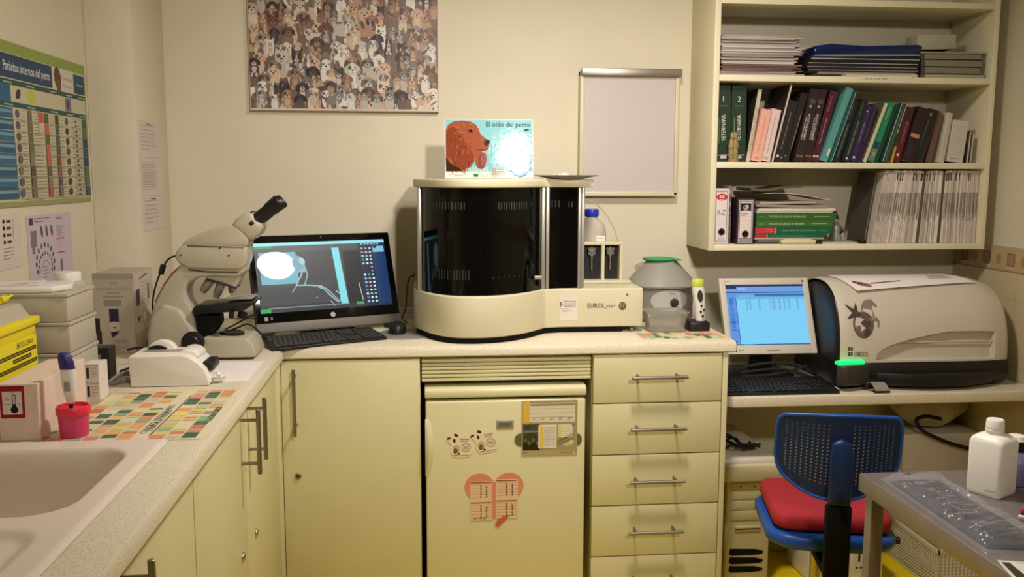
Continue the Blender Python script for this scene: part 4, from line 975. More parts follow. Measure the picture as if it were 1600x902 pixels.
# display carton with product print
b = MB('ink_satin', (176, 166, 150)); T = TR(-.990, 2.800, ZT, rz=0)
b.M = T; b.box(0, .118, 0, .20, .0006, .245, 'ink_satin', (176, 164, 146), bev=.001)
b.frame((0, 0, 0), (1, 0, 0), (0, 0, 1), 'ink_satin')
b.rect(.002, .002, .116, .243, (172, 160, 142)); b.rect(.0, .228, .118, .245, (150, 142, 130)); b.text('Collar', .05, .214, .010, (110, 104, 98)); b.text('Repelente Scalibor', .012, .196, .0145, (130, 124, 118), width=.098); b.text('Protector', .042, .184, .009, (70, 62, 60)); b.text('antiparasitario', .028, .172, .010, (70, 62, 60), width=.06)
b.rect(.030, .146, .082, .166, (134, 126, 116)); b.rect(.044, .098, .072, .138, (38, 30, 62)); b.ell(.058, .082, .015, .017, (190, 180, 164), 20); b.ell(.058, .080, .005, .003, (90, 70, 64), 8); b.poly([(.046, .066), (.072, .070), (.064, .058), (.050, .048)], (36, 28, 40)); b.scribble(.048, .042, .05, 5, .0075, (140, 132, 122), .003); b.text('Scalibor', .056, .034, .011, (120, 112, 106), width=.044); b.rect(.002, .060, .016, .11, (30, 24, 26)); b.rect(.006, .030, .020, .070, (44, 30, 26))
b.frame((.118, 0, 0), (0, 1, 0), (0, 0, 1), 'ink_satin'); b.U = b.U * 2
b.rect(.002, .002, .098, .243, (196, 182, 164)); b.rect(.012, .14, .030, .192, (38, 30, 62)); b.ell(.02, .122, .008, .016, (190, 160, 140), 12); b.poly([(.014, .106), (.032, .108), (.022, .086)], (40, 28, 40)); b.scribble(.038, .21, .045, 9, .011, (160, 148, 136), .003); b.rect(.07, .15, .078, .20, (90, 80, 74)); b.line([(.03, .222), (.07, .232)], .004, (50, 44, 42)); b.rect(.002, .002, .098, .06, (168, 152, 130)); b.rect(.05, .004, .098, .022, (110, 96, 76))
b.M = None; tag(b.build('display_carton', smooth=False), 'tall grey-beige pet collar carton standing behind the microscope', 'carton')
# torn plastic wrap on the carton
b = MB('frosted_plastic'); b.surf(lambda u, v: (-.866 + .03 * u, 2.86 + .10 * u + .01 * math.sin(u * 4 + v), .985 + .035 * v + .012 * math.sin(u * 9)), 12, 8); tag(b.build('torn_wrapper', smooth=False), 'torn strip of clear wrapper in front of the carton', 'wrapper')

# black box and tiny cartons
b = MB('ink_satin', (34, 30, 30)); T = TR(-.876, 2.425, ZT, rz=R(0)); b.M = T; b.box(0, .052, 0, .05, .0006, .088, 'ink_satin', (40, 36, 34), bev=.002); b.frame((0, 0, 0), (1, 0, 0), (0, 0, 1), 'ink_satin'); b.rect(.014, .058, .030, .070, (130, 124, 118)); b.M = None
tag(b.build('black_box', smooth=False), 'small black box with a pale sticker by the translucent boxes', 'box')
for k, (z0, lab) in enumerate(((ZT + .0006, 'small white carton with violet print, lower of the two behind the cup'), (ZT + .0458, 'small white carton with violet print, upper of the two behind the cup'))):
    b = MB('ink_satin', (214, 206, 192)); b.M = TR(-.826, 2.20, z0, rz=R(0)); b.box(0, .018, -.0, .06, 0, .0446, 'ink_satin', (196, 188, 166), bev=.0008); b.box(.018, .052, -.0, .06, 0, .0446, 'ink_satin', (224, 216, 206), bev=.0008)
    b.frame((0, 0, 0), (1, 0, 0), (0, 0, 1)); b.rect(.0, .0, .018, .0445, (178, 168, 136)); b.rect(.023, .010, .029, .036, (60, 44, 66)); b.scribble(.033, .036, .016, 4, .007, (190, 180, 174), .003); b.rect(.018, .0405, .052, .043, (206, 150, 150))
    b.M = None; tag(b.build('small_carton', smooth=False), lab, 'box', 'small cartons behind the cup')

# cables between the boxes and the label printer
b = MB('black_plastic')
b.tube([(-.84, 2.62, ZT + .045), (-.80, 2.62, ZT + .050), (-.765, 2.60, ZT + .03), (-.76, 2.56, ZT + .006), (-.72, 2.60, ZT + .02), (-.66, 2.58, ZT + .006)], .0032, smooth=6)
b.tube([(-.83, 2.52, ZT + .004), (-.79, 2.50, ZT + .02), (-.77, 2.54, ZT + .028), (-.74, 2.53, ZT + .008), (-.70, 2.50, ZT + .004)], .0035, smooth=6)
b.tube([(-.82, 2.56, ZT + .004), (-.78, 2.57, ZT + .006), (-.74, 2.56, ZT + .018), (-.72, 2.55, ZT + .045)], .0045, smooth=6)
b.tube([(-.81, 2.50, ZT + .004), (-.765, 2.475, ZT + .012), (-.74, 2.49, ZT + .012), (-.71, 2.52, ZT + .004)], .004, smooth=6); tag(b.build('black_cables', None), 'tangle of black cables on the counter behind the label printer', 'cable')
b = MB('grey_plastic')
b.tube([(-.812, 2.375, ZT + .005), (-.80, 2.425, ZT + .014), (-.772, 2.44, ZT + .012), (-.752, 2.43, ZT + .006)], .0055, smooth=6)
b.tube([(-.80, 2.36, ZT + .0052), (-.785, 2.395, ZT + .006), (-.77, 2.40, ZT + .006), (-.753, 2.395, ZT + .006)], .005, smooth=6); tag(b.build('grey_cable'), 'grey cable loops between the cartons and the label printer', 'cable')

# ------------------------------------------------------------------ paper on the left wall
# parasite wall chart
b = MB('ink_satin', (200, 190, 160)); ya, yb_, za, zb = 2.20, 3.085, 1.366, 1.800
b.box(XL + .0005, XL + .004, ya, yb_, za, zb, 'ink_satin', (150, 150, 96))
b.frame((XL + .004, ya, za), (0, 1, 0), (0, 0, 1), 'ink_satin'); W_, H_ = yb_ - ya, zb - za
b.rect(.0, .012, W_ - .006, H_, (138, 158, 72)); b.rect(0, .014, W_ - .012, H_ - .030, (196, 190, 160))
teal = (24, 80, 112); green = (32, 74, 68)
b.rect(0, H_ - .095, .620, H_ - .032, (20, 60, 96)); b.text('Parásitos internos del perro', .305, H_ - .075, .036, (210, 214, 206), width=.300, bold=.01); b.rect(.62, H_ - .1, .782, H_ - .032, (206, 200, 184)); b.ell(.662, H_ - .062, .026, .035, (92, 54, 36), 14, .3); b.ell(.668, H_ - .085, .018, .02, (110, 70, 46), 10); b.text('Intestinal', .70, H_ - .062, .014, (70, 70, 84), width=.07); b.text('Pulmonar', .70, H_ - .084, .014, (70, 70, 84), width=.07); b.rect(.785, H_ - .095, W_ - .012, H_ - .036, (20, 66, 100)); b.text('Resumen', .815, H_ - .070, .012, (200, 208, 206), width=.045)
b.rect(0, H_ - .112, W_ - .012, H_ - .098, green); b.rect(0, H_ - .170, W_ - .012, H_ - .156, green); b.rect(0, H_ - .158, .34, H_ - .112, (30, 92, 128))
for u in (.30, .44, .60, .72, .82): b.rect(u, H_ - .108, u + .05, H_ - .104, (150, 170, 150)); b.rect(u, H_ - .166, u + .05, H_ - .162, (150, 170, 150))
b.ell(.385, H_ - .133, .018, .012, (40, 44, 40), 12, .6); b.ell(.47, H_ - .134, .028, .02, (190, 194, 70), 14); b.rect(.71, H_ - .155, .755, H_ - .114, (120, 104, 124)); b.ell(.73, H_ - .134, .010, .014, (76, 56, 90), 10)
rd = random.Random(11); n = 8; rh = (H_ - .174 - .018) / n
for r_ in range(n):
    v1 = H_ - .172 - r_ * rh; v0 = v1 - rh + .002
    b.rect(0, v0, .345, v1, (24, 78, 110) if r_ % 2 else (30, 96, 130)); b.rect(.02, v1 - .012, .25, v1 - .008, (120, 160, 176)); b.rect(.19, v1 - .014, .34, v1 - .006, (110, 150, 170))
    b.ell(.372, (v0 + v1) / 2, .014, rh * .40, rd.choice([(110, 84, 90), (96, 72, 84), (120, 110, 80), (92, 80, 100)]), 12)
    cells = [(.392, .030), (.47, .065), (.585, .03), (.65, .035), (.75, .03), (.80, .028)]
    for (u, w_) in cells: b.scribble(u, v1 - .003, w_, 4, .009, (150, 146, 128), .0022)
    b.rect(.432, v0, .462, v1, rd.choice([(104, 96, 70), (120, 124, 96), (70, 54, 36), (84, 66, 44), (110, 100, 76)]))
    b.rect(.545, v0, .575, v1, rd.choice([(176, 84, 64), (190, 92, 70), (90, 104, 76), (70, 90, 50), (98, 88, 60), (140, 120, 90)])) if r_ != 3 else b.rect(.545, v0, .575, v1, (186, 96, 70))
    if r_ < 2: b.rect(.505, v0, .54, v1, (196, 84, 80) if r_ == 0 else (196, 190, 160))
    b.rect(.622, v0, .648, v1, rd.choice([(92, 80, 76), (150, 84, 76), (120, 110, 86), (70, 44, 36), (140, 60, 54)]))
    b.ell(.71, (v0 + v1) / 2, .013, rh * .38, rd.choice([(110, 60, 50), (90, 90, 60), (76, 60, 50), (60, 54, 40)]), 10)
    for q_ in range(2): b.ell(.785, v1 - .010 - q_ * .014, .006, .005, (44, 74, 60), 7); b.line([(.780, v1 - .016 - q_ * .012), (.793, v1 - .012 - q_ * .012)], .002, (60, 90, 70))
    b.rect(.835, v0, W_ - .014, v1, rd.choice([(28, 74, 110), (40, 90, 90), (90, 110, 70), (24, 60, 90)]))
    b.rect(.345, v0 - .002, W_ - .012, v0 - .0005, (150, 150, 130))
tag(b.build('wall_chart', smooth=False), 'large colourful chart of dog parasites hanging on the left wall', 'poster')
# lilac sheet with paw diagram
b = MB('ink_satin', (196, 184, 190)); ya, yb_, za, zb = 2.592, 2.905, 1.135, 1.338; 
b.box(XL + .0005, XL + .0016, ya, yb_, za, zb, 'ink_satin', (198, 184, 192)); b.frame((XL + .0016, ya, za), (0, 1, 0), (0, 0, 1), 'ink_satin')
b.rect(.014, .176, .040, .196, (56, 50, 66)); b.scribble(.05, .194, .12, 2, .008, (110, 100, 112), .003); b.text('Atlas', .20, .184, .016, (70, 64, 76), width=.045); b.rect(.02, .115, .06, .160, (120, 112, 108)); b.rect(.026, .095, .045, .115, (120, 112, 108))
for k in range(3): b.ell(.095 + k * .035, .155, .008, .018, (80, 76, 84), 10, .2)
b.scribble(.20, .168, .05, 6, .006, (140, 124, 136), .002); b.rect(.198, .126, .255, .130, (190, 90, 120)); b.scribble(.20, .124, .05, 5, .007, (206, 150, 170), .002); b.rect(.198, .084, .255, .088, (180, 80, 110)); b.ell(.225, .045, .010, .022, (120, 110, 118), 12)
for k in range(11):
    a = R(200 - k * 22); b.ell(.11 + .062 * math.cos(a), .062 + .055 * math.sin(a), .0055, .008, (66, 54, 90) if k % 2 else (84, 80, 92), 8); b.ell(.11 + .046 * math.cos(a), .055 + .038 * math.sin(a), .004, .006, (90, 84, 96), 8)
b.ring(.11, .04, .030, .032, (130, 120, 140), 0, PI); b.scribble(.09, .055, .04, 4, .010, (150, 138, 156), .003)
tag(b.build('diagram_sheet', smooth=False), 'lilac printed sheet with a ring of small pictures on the left wall under the chart', 'sheet')
b = MB('ink_matte', (208, 196, 184)); ya, yb_, za, zb = 2.40, 2.556, 1.205, 1.348
b.box(XL + .0005, XL + .0016, ya, yb_, za, zb, 'ink_matte', (212, 200, 188)); b.frame((XL + .0016, ya, za), (0, 1, 0), (0, 0, 1))
for k in range(4): b.ell(.055, .125 - k * .018, .007, .006, (46, 40, 42), 8); b.rect(.07, .121 - k * .018, .095, .128 - k * .018, (80, 74, 72)); b.rect(.075, .121 - k * .018, .090, .123 - k * .018, (60, 54, 52))
b.rect(.106, .07, .108, .13, (90, 80, 76)); b.scribble(.045, .055, .07, 4, .009, (110, 100, 96), .002)
tag(b.build('printed_sheet', smooth=False), 'cream sheet with a column of small black figures at the left picture edge', 'sheet')
# narrow sheets on the side of the pillar
for (ya, yb_, za, zb, n, lab) in ((3.125, 3.36, 1.512, 1.635, 7, 'faint printed list on the pillar side, uppermost of three'), (3.122, 3.375, 1.382, 1.510, 12, 'faint printed table on the pillar side, middle of three'), (3.13, 3.375, 1.262, 1.380, 6, 'faint printed note on the pillar side, lowest of three')):
    b = MB('ink_matte', (212, 200, 190)); b.box(-.9339, -.9325, ya, yb_, za, zb, 'ink_matte', (214, 202, 192)); b.frame((-.9325, ya, za), (0, 1, 0), (0, 0, 1))
    H_ = zb - za
    b.scribble(.03, H_ - .015, .16, n, (H_ - .03) / n, (172, 160, 152), .003)
    for k in range(4): b.rect(.05 + k * .04, .02, .0512 + k * .04, H_ * .7, (184, 172, 164))
    if n != 12: b.line([(.10, H_ - .008), (.16, H_ - .012)], .003, (70, 60, 56))
    tag(b.build('notice_sheet', smooth=False), lab, 'sheet', 'faint sheets on the pillar')

# ------------------------------------------------------------------ wall shelf
SX0, SX1, SYF, SYB = 1.050, 2.128, 3.20, YB - .002
B1, B2, B3, B4 = 1.204, 1.506, 1.817, 2.088     # top faces of the four lower boards
t = thing('wall_shelf', 'cream open wall shelf crammed with books and magazines above the desk', 'shelf', (1.59, 3.34, 1.182))
b = MB('shelf_laminate'); b.box(SX0, SX0 + .022, SYF, SYB, 1.182, 2.40, bev=.001); b.build('side_panel', t)
b = MB('shelf_laminate'); b.box(SX1 - .020, SX1, SYF, SYB, 1.182, 2.40, bev=.001); b.build('side_panel', t)
for z in (B1, B2, B3, B4, 2.40):
    b = MB('shelf_laminate'); b.box(SX0 + .022, SX1 - .020, SYF + .0005, SYB, z - .022, z, bev=.001); b.build('shelf_board', t)

def mixc(c, k): return tuple(max(0, min(255, int(x * k))) for x in c)
def upright_book(name, label, group, xr, z, yf, w_, L, D, th, col, title=None, tcol=(220, 215, 200), kind='book', page=(206, 196, 176), marks=(), title_v=(.15, .75), mat_='ink_satin', tsize=None, side=None):
    """book standing on z, its right bottom edge at xr, leaning right by th"""
    t = thing(name, label, kind, (xr, yf, z), 0, group)
    T = TR(0, 0, 0, ry=th)
    b = MB(mat_, col); b.M = T
    c = .0016 if w_ > .008 else w_ * .2
    b.box(-w_, 0, 0, .0022, 0, L, mat_, col, bev=.0006, seg=1)
    b.box(-w_, -w_ + c, .002, D, 0, L, mat_, side or col); b.box(-c, 0, .002, D, 0, L, mat_, side or col)
    b.frame((-w_, 0, 0), (1, 0, 0), (0, 0, 1), mat_)
    if title:
        s_ = tsize or w_ * .62
        b.text(title, w_ * .5 + s_ * .34, L * title_v[0], s_, tcol, rot=PI / 2, width=L * (title_v[1] - title_v[0]))
    for m_ in marks:
        if m_[0] == 'r': b.rect(w_ * m_[1], L * m_[2], w_ * m_[3], L * m_[4], m_[5])
        if m_[0] == 'e': b.ell(w_ * m_[1], L * m_[2], m_[3], m_[3], m_[4], 12)
        if m_[0] == 't': b.text(m_[1], w_ * m_[2], L * m_[3], m_[4], m_[5], align='c')
    b.build('cover', t, world=False)
    b = MB('ink_matte', page); b.M = T; b.box(-w_ + c, -c, .003, D - .003, .0025, L - .0025, 'ink_matte', page); b.build('pages', t, world=False)
    return t
white = (222, 214, 200); 
# (measured front: bottom-left, bottom-right, top-left), colour, title ...
BK = [
 ([(1.078, 1.507), (1.089, 1.507), (1.069, 1.788)], (34, 58, 104), None, {}, 'slim navy blue volume at the left end of the row beside green volume 1'),
 ([(1.089, 1.507), (1.146, 1.507), (1.08, 1.784)], (24, 48, 28), 'VETERINARIA', dict(marks=[('t', '1', .5, .79, .028, white), ('r', .2, .73, .8, .735, (150, 156, 130)), ('r', .1, .09, .9, .098, white), ('r', .3, .05, .7, .085, (190, 188, 176)), ('r', .16, .25, .24, .58, (90, 120, 84))], title_v=(.28, .62), tsize=.022), 'thick green veterinary volume numbered 1'),
 ([(1.146, 1.507), (1.202, 1.507), (1.141, 1.784)], (26, 50, 30), 'VETERINARIA', dict(marks=[('t', '2', .5, .79, .028, white), ('r', .2, .73, .8, .735, (150, 156, 130)), ('r', .1, .09, .9, .098, white), ('r', .3, .05, .7, .085, (190, 188, 176)), ('r', .16, .25, .24, .58, (90, 120, 84))], title_v=(.28, .62), tsize=.022), 'thick green veterinary volume numbered 2'),
 ([(1.193, 1.507), (1.208, 1.507), (1.232, 1.772)], (196, 188, 160), 'Manual de clínica', dict(tcol=(110, 100, 80), side=(54, 46, 38)), 'thin tall cream book leaning right of green volume 2'),  # side: cover darkened to paint in the shaded gap; thin pale books below likewise
 ([(1.21, 1.507), (1.248, 1.507), (1.245, 1.698)], (226, 168, 150), 'Medicina interna', dict(tcol=(170, 90, 70), title_v=(.15, .85), tsize=.008, marks=[('r', .25, .03, .75, .09, (200, 140, 120))]), 'salmon pink book leaning right, the more orange of the pink pair'),
 ([(1.256, 1.507), (1.293, 1.508), (1.294, 1.699)], (222, 196, 190), 'Medicina interna', dict(tcol=(120, 70, 70), title_v=(.15, .85), tsize=.008, marks=[('r', .25, .03, .75, .09, (190, 160, 150))]), 'pale pink book leaning right, the whiter of the pink pair'),
 ([(1.295, 1.508), (1.302, 1.508), (1.357, 1.787)], (200, 192, 172), None, dict(side=(48, 40, 36)), 'very thin tall white booklet behind the pale pink book'),
 ([(1.302, 1.508), (1.339, 1.508), (1.357, 1.73)], (34, 26, 26), 'Cirugía de pequeños animales', dict(tcol=(170, 160, 150), title_v=(.2, .8), tsize=.006, marks=[('e', .35, .08, .0055, (200, 190, 180)), ('e', .8, .07, .003, (160, 150, 140))]), 'black book with a thin title and a round white mark right of the pink pair'),
 ([(1.339, 1.508), (1.366, 1.508), (1.405, 1.758)], (36, 28, 28), None, dict(marks=[('r', .8, .2, .86, .72, (170, 164, 154)), ('e', .3, .08, .003, (150, 140, 130))]), 'black book with a single thin white line on its spine'),
 ([(1.366, 1.508), (1.401, 1.508), (1.421, 1.772)], (42, 28, 30), 'DERMATOLOGÍA', dict(title_v=(.30, .66), tsize=.013, marks=[('r', .15, .30, .28, .6, (140, 134, 126)), ('e', .4, .76, .005, (160, 150, 144)), ('r', .2, .8, .8, .86, (80, 70, 70)), ('r', .1, .06, .9, .09, (110, 84, 50))]), 'dark dermatology book, left one of the matching pair'),
 ([(1.401, 1.508), (1.433, 1.508), (1.453, 1.772)], (42, 28, 30), 'DERMATOLOGÍA', dict(title_v=(.30, .66), tsize=.013, marks=[('r', .15, .30, .28, .6, (140, 134, 126)), ('e', .4, .76, .005, (160, 150, 144)), ('r', .2, .8, .8, .86, (80, 70, 70)), ('r', .1, .06, .9, .09, (110, 84, 50))]), 'dark dermatology book, right one of the matching pair'),
 ([(1.433, 1.508), (1.463, 1.508), (1.5, 1.768)], (76, 24, 40), 'Atlas de dermatología', dict(title_v=(.25, .62), tsize=.008, tcol=(200, 160, 160), marks=[('r', .3, .70, .5, .92, (120, 70, 76)), ('e', .3, .07, .005, (200, 190, 180)), ('e', .75, .08, .005, (200, 190, 180))]), 'dark wine-red book left of the tall teal book'),
 ([(1.465, 1.508), (1.493, 1.508), (1.556, 1.778)], (84, 148, 142), 'Oncología', dict(title_v=(.60, .76), tsize=.007, tcol=(150, 190, 184), marks=[('r', .55, .08, .9, .18, (200, 200, 190))]), 'tall teal book leaning furthest to the right'),
 ([(1.495, 1.508), (1.515, 1.509), (1.581, 1.769)], (24, 84, 84), None, dict(marks=[('r', .85, .02, .98, .98, (150, 170, 150)), ('r', .3, .3, .4, .6, (60, 120, 116))]), 'dark teal book with a pale edge behind the tall teal book'),
 ([(1.53, 1.509), (1.557, 1.509), (1.598, 1.732)], (22, 34, 28), 'ENFERMEDADES INFECCIOSAS', dict(title_v=(.08, .62), tsize=.0085, tcol=(140, 150, 130), marks=[('r', .3, .7, .36, .95, (110, 120, 100))]), 'very dark green book with white capitals, left of its twin'),
 ([(1.557, 1.509), (1.585, 1.509), (1.623, 1.735)], (22, 34, 28), 'ENFERMEDADES INFECCIOSAS', dict(title_v=(.10, .66), tsize=.0085, tcol=(150, 160, 140), marks=[('r', .3, .72, .36, .95, (110, 120, 100)), ('e', .5, .05, .004, (220, 214, 200))]), 'very dark green book with white capitals, right of its twin'),
 ([(1.59, 1.509), (1.615, 1.509), (1.646, 1.714)], (58, 36, 84), 'Cardiología', dict(title_v=(.35, .72), tsize=.006, tcol=(170, 160, 180), marks=[('e', .4, .9, .003, (200, 200, 200)), ('e', .5, .08, .0045, (220, 214, 200))]), 'dark violet book, the brighter violet of two'),
 ([(1.617, 1.509), (1.64, 1.509), (1.676, 1.71)], (50, 34, 62), None, dict(marks=[('r', .4, .4, .5, .9, (90, 76, 100))]), 'dull violet-black book between the violet and cream ones'),
 ([(1.641, 1.509), (1.655, 1.509), (1.716, 1.724)], (196, 192, 160), None, dict(side=(96, 92, 70)), 'thin cream book left of the bright green folder'),
 ([(1.657, 1.509), (1.688, 1.509), (1.73, 1.727)], (28, 132, 88), 'Neurología', dict(title_v=(.72, .92), tsize=.009, tcol=(200, 170, 140), marks=[('r', .1, .02, .9, .22, (96, 124, 96)), ('r', .2, .22, .9, .34, (30, 60, 92)), ('r', .4, .1, .8, .16, (170, 140, 120))]), 'bright green book in the middle right of the row'),
 ([(1.69, 1.509), (1.71, 1.509), (1.761, 1.722)], (16, 74, 52), None, {}, 'dark green book right of the bright green one'),
 ([(1.713, 1.509), (1.738, 1.51), (1.778, 1.723)], (40, 66, 56), None, dict(marks=[('r', .05, .0, .14, 1, (190, 190, 176)), ('r', .5, .0, .56, .9, (110, 140, 124)), ('r', .86, .5, .95, 1, (200, 196, 180))]), 'dark book in a pale plastic sleeve'),
 ([(1.74, 1.51), (1.75, 1.51), (1.787, 1.706)], (190, 150, 70), None, dict(marks=[('r', .0, .3, 1, 1, (60, 44, 34))]), 'thin book with a yellow foot to its spine'),
 ([(1.753, 1.51), (1.783, 1.51), (1.804, 1.711)], (104, 34, 36), 'Traumatología', dict(title_v=(.35, .75), tsize=.006, tcol=(190, 150, 130), marks=[('e', .5, .13, .0055, (206, 190, 180)), ('r', .2, .75, .9, 1, (58, 36, 34))]), 'brick red book with a round white mark'),
 ([(1.786, 1.51), (1.831, 1.51), (1.842, 1.709)], (38, 22, 28), None, dict(marks=[('r', .05, .44, .85, .51, (190, 128, 80)), ('r', .1, .1, .6, .3, (48, 34, 56))]), 'thick near-black book with an orange band'),
 ([(1.834, 1.51), (1.875, 1.51), (1.893, 1.703)], (28, 30, 28), None, dict(marks=[('r', .2, .3, .25, .8, (90, 110, 100)), ('r', .9, .0, 1, 1, (84, 30, 26)), ('r', .1, .86, .4, .92, (120, 104, 84))]), 'black book with a narrow red edge'),
 ([(1.88, 1.51), (1.903, 1.51), (1.919, 1.693)], (104, 78, 62), None, {}, 'plain brown book left of the spiral notebook'),
]
pr = None; used_r = SX0 + .0225; depth_cycle = [.175, .19, .2, .18, .165]
pt_top = None
for i, (m_, col, title, kw, lab) in enumerate(BK):
    (xl, zl), (xr, zr), (xt, zt) = m_
    th = math.atan2(xt - xl, zt - B2); w_ = (xr - xl) * math.cos(th) - .0005; L = (zt - B2) / math.cos(th) - w_ * math.sin(th) * .5
    L = min(L, (B3 - .026 - B2) / math.cos(th) - .001)
    need = used_r + .0006 + w_ / math.cos(th)
    if pr is not None:
        pth, pL, px_ = pr
        # clear the top right corner of the previous book
        tx, tz = px_ + pL * math.sin(pth), pL * math.cos(pth)
        if tz < L * math.cos(th) + w_ * math.sin(th): need = max(need, tx + .0006 - tz * math.tan(th) + w_ / math.cos(th))
        elif L * math.cos(th) < tz: need = max(need, px_ + .0006 + L * math.cos(th) * (math.tan(pth) - math.tan(th)) + w_ / math.cos(th))
    x = need if need > xr - .004 else xr
    x = need if abs(x - need) < .012 else x
    upright_book('book', lab, 'books on the middle shelf', x, B2 + .0005, (3.225 + .008 * ((i * 7) % 3)) if i > 3 else 3.247, w_, L, depth_cycle[i % 5], th, col, title, **kw)
    pr = (th, L, x); used_r = x
BOOK_END = used_r
# spiral notebook, white pads
xs = max(BOOK_END + .048, 1.925)
t = upright_book('spiral_notebook', 'cream spiral-bound notebook standing after the last brown book', None, xs, B2 + .0005, 3.235, .022, .186, .17, .13, (200, 192, 166), kind='notebook')
b = MB('silver_plastic'); b.M = TR(0, 0, 0, ry=.13)
for k in range(24): b.tube([(-.017, .002, .006 + k * .0075), (-.011, -.005, .008 + k * .0075), (-.005, .002, .010 + k * .0075)], .0008, n=5, smooth=2)
b.build('spiral_wire', t, world=False)['kind'] = 'stuff'
x = xs + .0085
upright_book('writing_block', 'white ruled block of paper leaning beside the spiral notebook', None, x + .0665, B2 + .0005, 3.235, .064, .156, .17, .10, (198, 190, 178), marks=[('r', .1 + .13 * k, .1, .11 + .13 * k, .9, (150, 142, 134)) for k in range(7)] + [('r', .2, .07, .7, .09, (120, 110, 104))], kind='pad')
for k in range(4):
    upright_book('thin_booklet', 'thin booklet at the right end of the middle shelf', 'thin booklets at the shelf end', x + .0805 + k * .0066, B2 + .0005, 3.235, .0052, .120 - .004 * k, .15, .06, ((44, 40, 36), (196, 188, 172), (60, 52, 46), (190, 182, 160))[k], kind='booklet')
# small plaster figure in front of the green volumes
t = thing('figurine', 'small gilded figure of two animals in front of the green volumes', 'figurine', (1.135, 3.215, B2))
b = MB('brass')
fx, fy, fz = 1.140, 3.2230, B2 + .0006
b.M = Matrix.Translation((fx, fy, fz)) @ Matrix.Scale(1.72, 4) @ Matrix.Translation((-fx, -fy, -fz))
b.lathe([(.011, 0), (.0115, .004), (.009, .006)], (fx, fy, fz), 18)
for s_ in (-1, 1):
    b.lathe([(.004, .004), (.0065, .012), (.006, .024), (.007, .034), (.0055, .044), (.003, .050)], (fx + s_ * .0042, fy, fz), 14)
    b.lathe([(.001, .046), (.0045, .049), (.0052, .054), (.0042, .060), (.001, .063)], (fx + s_ * .003, fy - .001, fz), 12)
    b.tube([(fx + s_ * .007, fy, fz + .040), (fx + s_ * .0095, fy - .003, fz + .032), (fx + s_ * .003, fy - .0075, fz + .030)], .0022, n=7)
b.build('body', t)

# flat pile of magazines on the upper shelf
rd = random.Random(31); z = B3 + .0006
for k in range(30):
    h = rd.uniform(.0028, .0068); c = rd.choice([(206, 196, 186), (186, 176, 168), (198, 170, 160), (150, 132, 126), (210, 202, 190), (120, 92, 86), (196, 186, 180)]); 
    if k in (6, 7): c = (110, 78, 70)
    b = MB('ink_satin', c); x0 = 1.076 + rd.uniform(0, .012); x1 = 1.368 + rd.uniform(-.014, .030); y0 = 3.218 + rd.uniform(0, .012)
    sag = rd.uniform(-.0012, .0012)
    b.box(x0, x1, y0, y0 + .21, z, z + .0006, 'ink_satin', mixc(c, .8)); b.box(x0 + .001, x1 - .001, y0 + .001, y0 + .209, z + .0006, z + h - .0009, 'ink_satin', mixc(c, 1.03)); b.box(x0, x1, y0, y0 + .21, z + h - .0009, z + h - .0003, 'ink_satin', mixc(c, rd.choice((.55, .8, .9))))
    tag(b.build('magazine', smooth=False), 'magazine lying in the flat pile at the left of the upper shelf', 'magazine', 'magazines in the flat pile'); z += h
# middle pile: folders
z = B3 + .0006
for k, (h, c, x0, x1, lab) in enumerate(((.010, (214, 206, 186), 1.545, 1.822, 'cream folder with faint writing at the bottom of the blue-topped pile'), (.008, (150, 134, 122), 1.45, 1.826, 'grey-brown folder, second from the bottom of the blue-topped pile'), (.012, (40, 32, 42), 1.412, 1.838, 'dark violet-black folder above the grey-brown one in the blue-topped pile'), (.012, (32, 28, 34), 1.405, 1.835, 'black folder, third down in the blue-topped pile'), (.014, (28, 30, 36), 1.41, 1.838, 'black folder with a pale rim, second down in the blue-topped pile'), (.018, (22, 26, 34), 1.42, 1.842, 'blue-black folder straight under the blue folder'))):
    b = MB('ink_satin', c); y0 = 3.222 if k else 3.2005
    b.box(x0, x1, y0, y0 + .22, z, z + h * .42, 'ink_satin', c, bev=.0006, seg=1); b.box(x0 + .004, x1 - .003, y0 + .003, y0 + .22, z + h * .42, z + h * .62, 'ink_satin', (200, 192, 180)); b.box(x0, x1, y0, y0 + .22, z + h * .62, z + h - .0003, 'ink_satin', c, bev=.0006, seg=1)
    tag(b.build('folder', smooth=False), lab, 'folder', 'folders in the middle pile'); z += h
b = MB('ink_gloss', (24, 52, 120)); T = TR(1.44, 3.235, z + .0009, ry=R(-1.0)); b.M = T
b.prism([(0, 0), (.41, 0), (.415, .034), (.40, .040), (.20, .036), (.06, .044), (.0, .036)], 0, .20, 'y', 'ink_gloss', (14, 32, 76), bev=.003); b.box(0, .41, -.001, .20, -.001, .004, 'ink_gloss', (150, 160, 160)); b.M = None
tag(b.build('blue_folder'), 'thick glossy dark blue folder on top of the middle pile', 'folder')
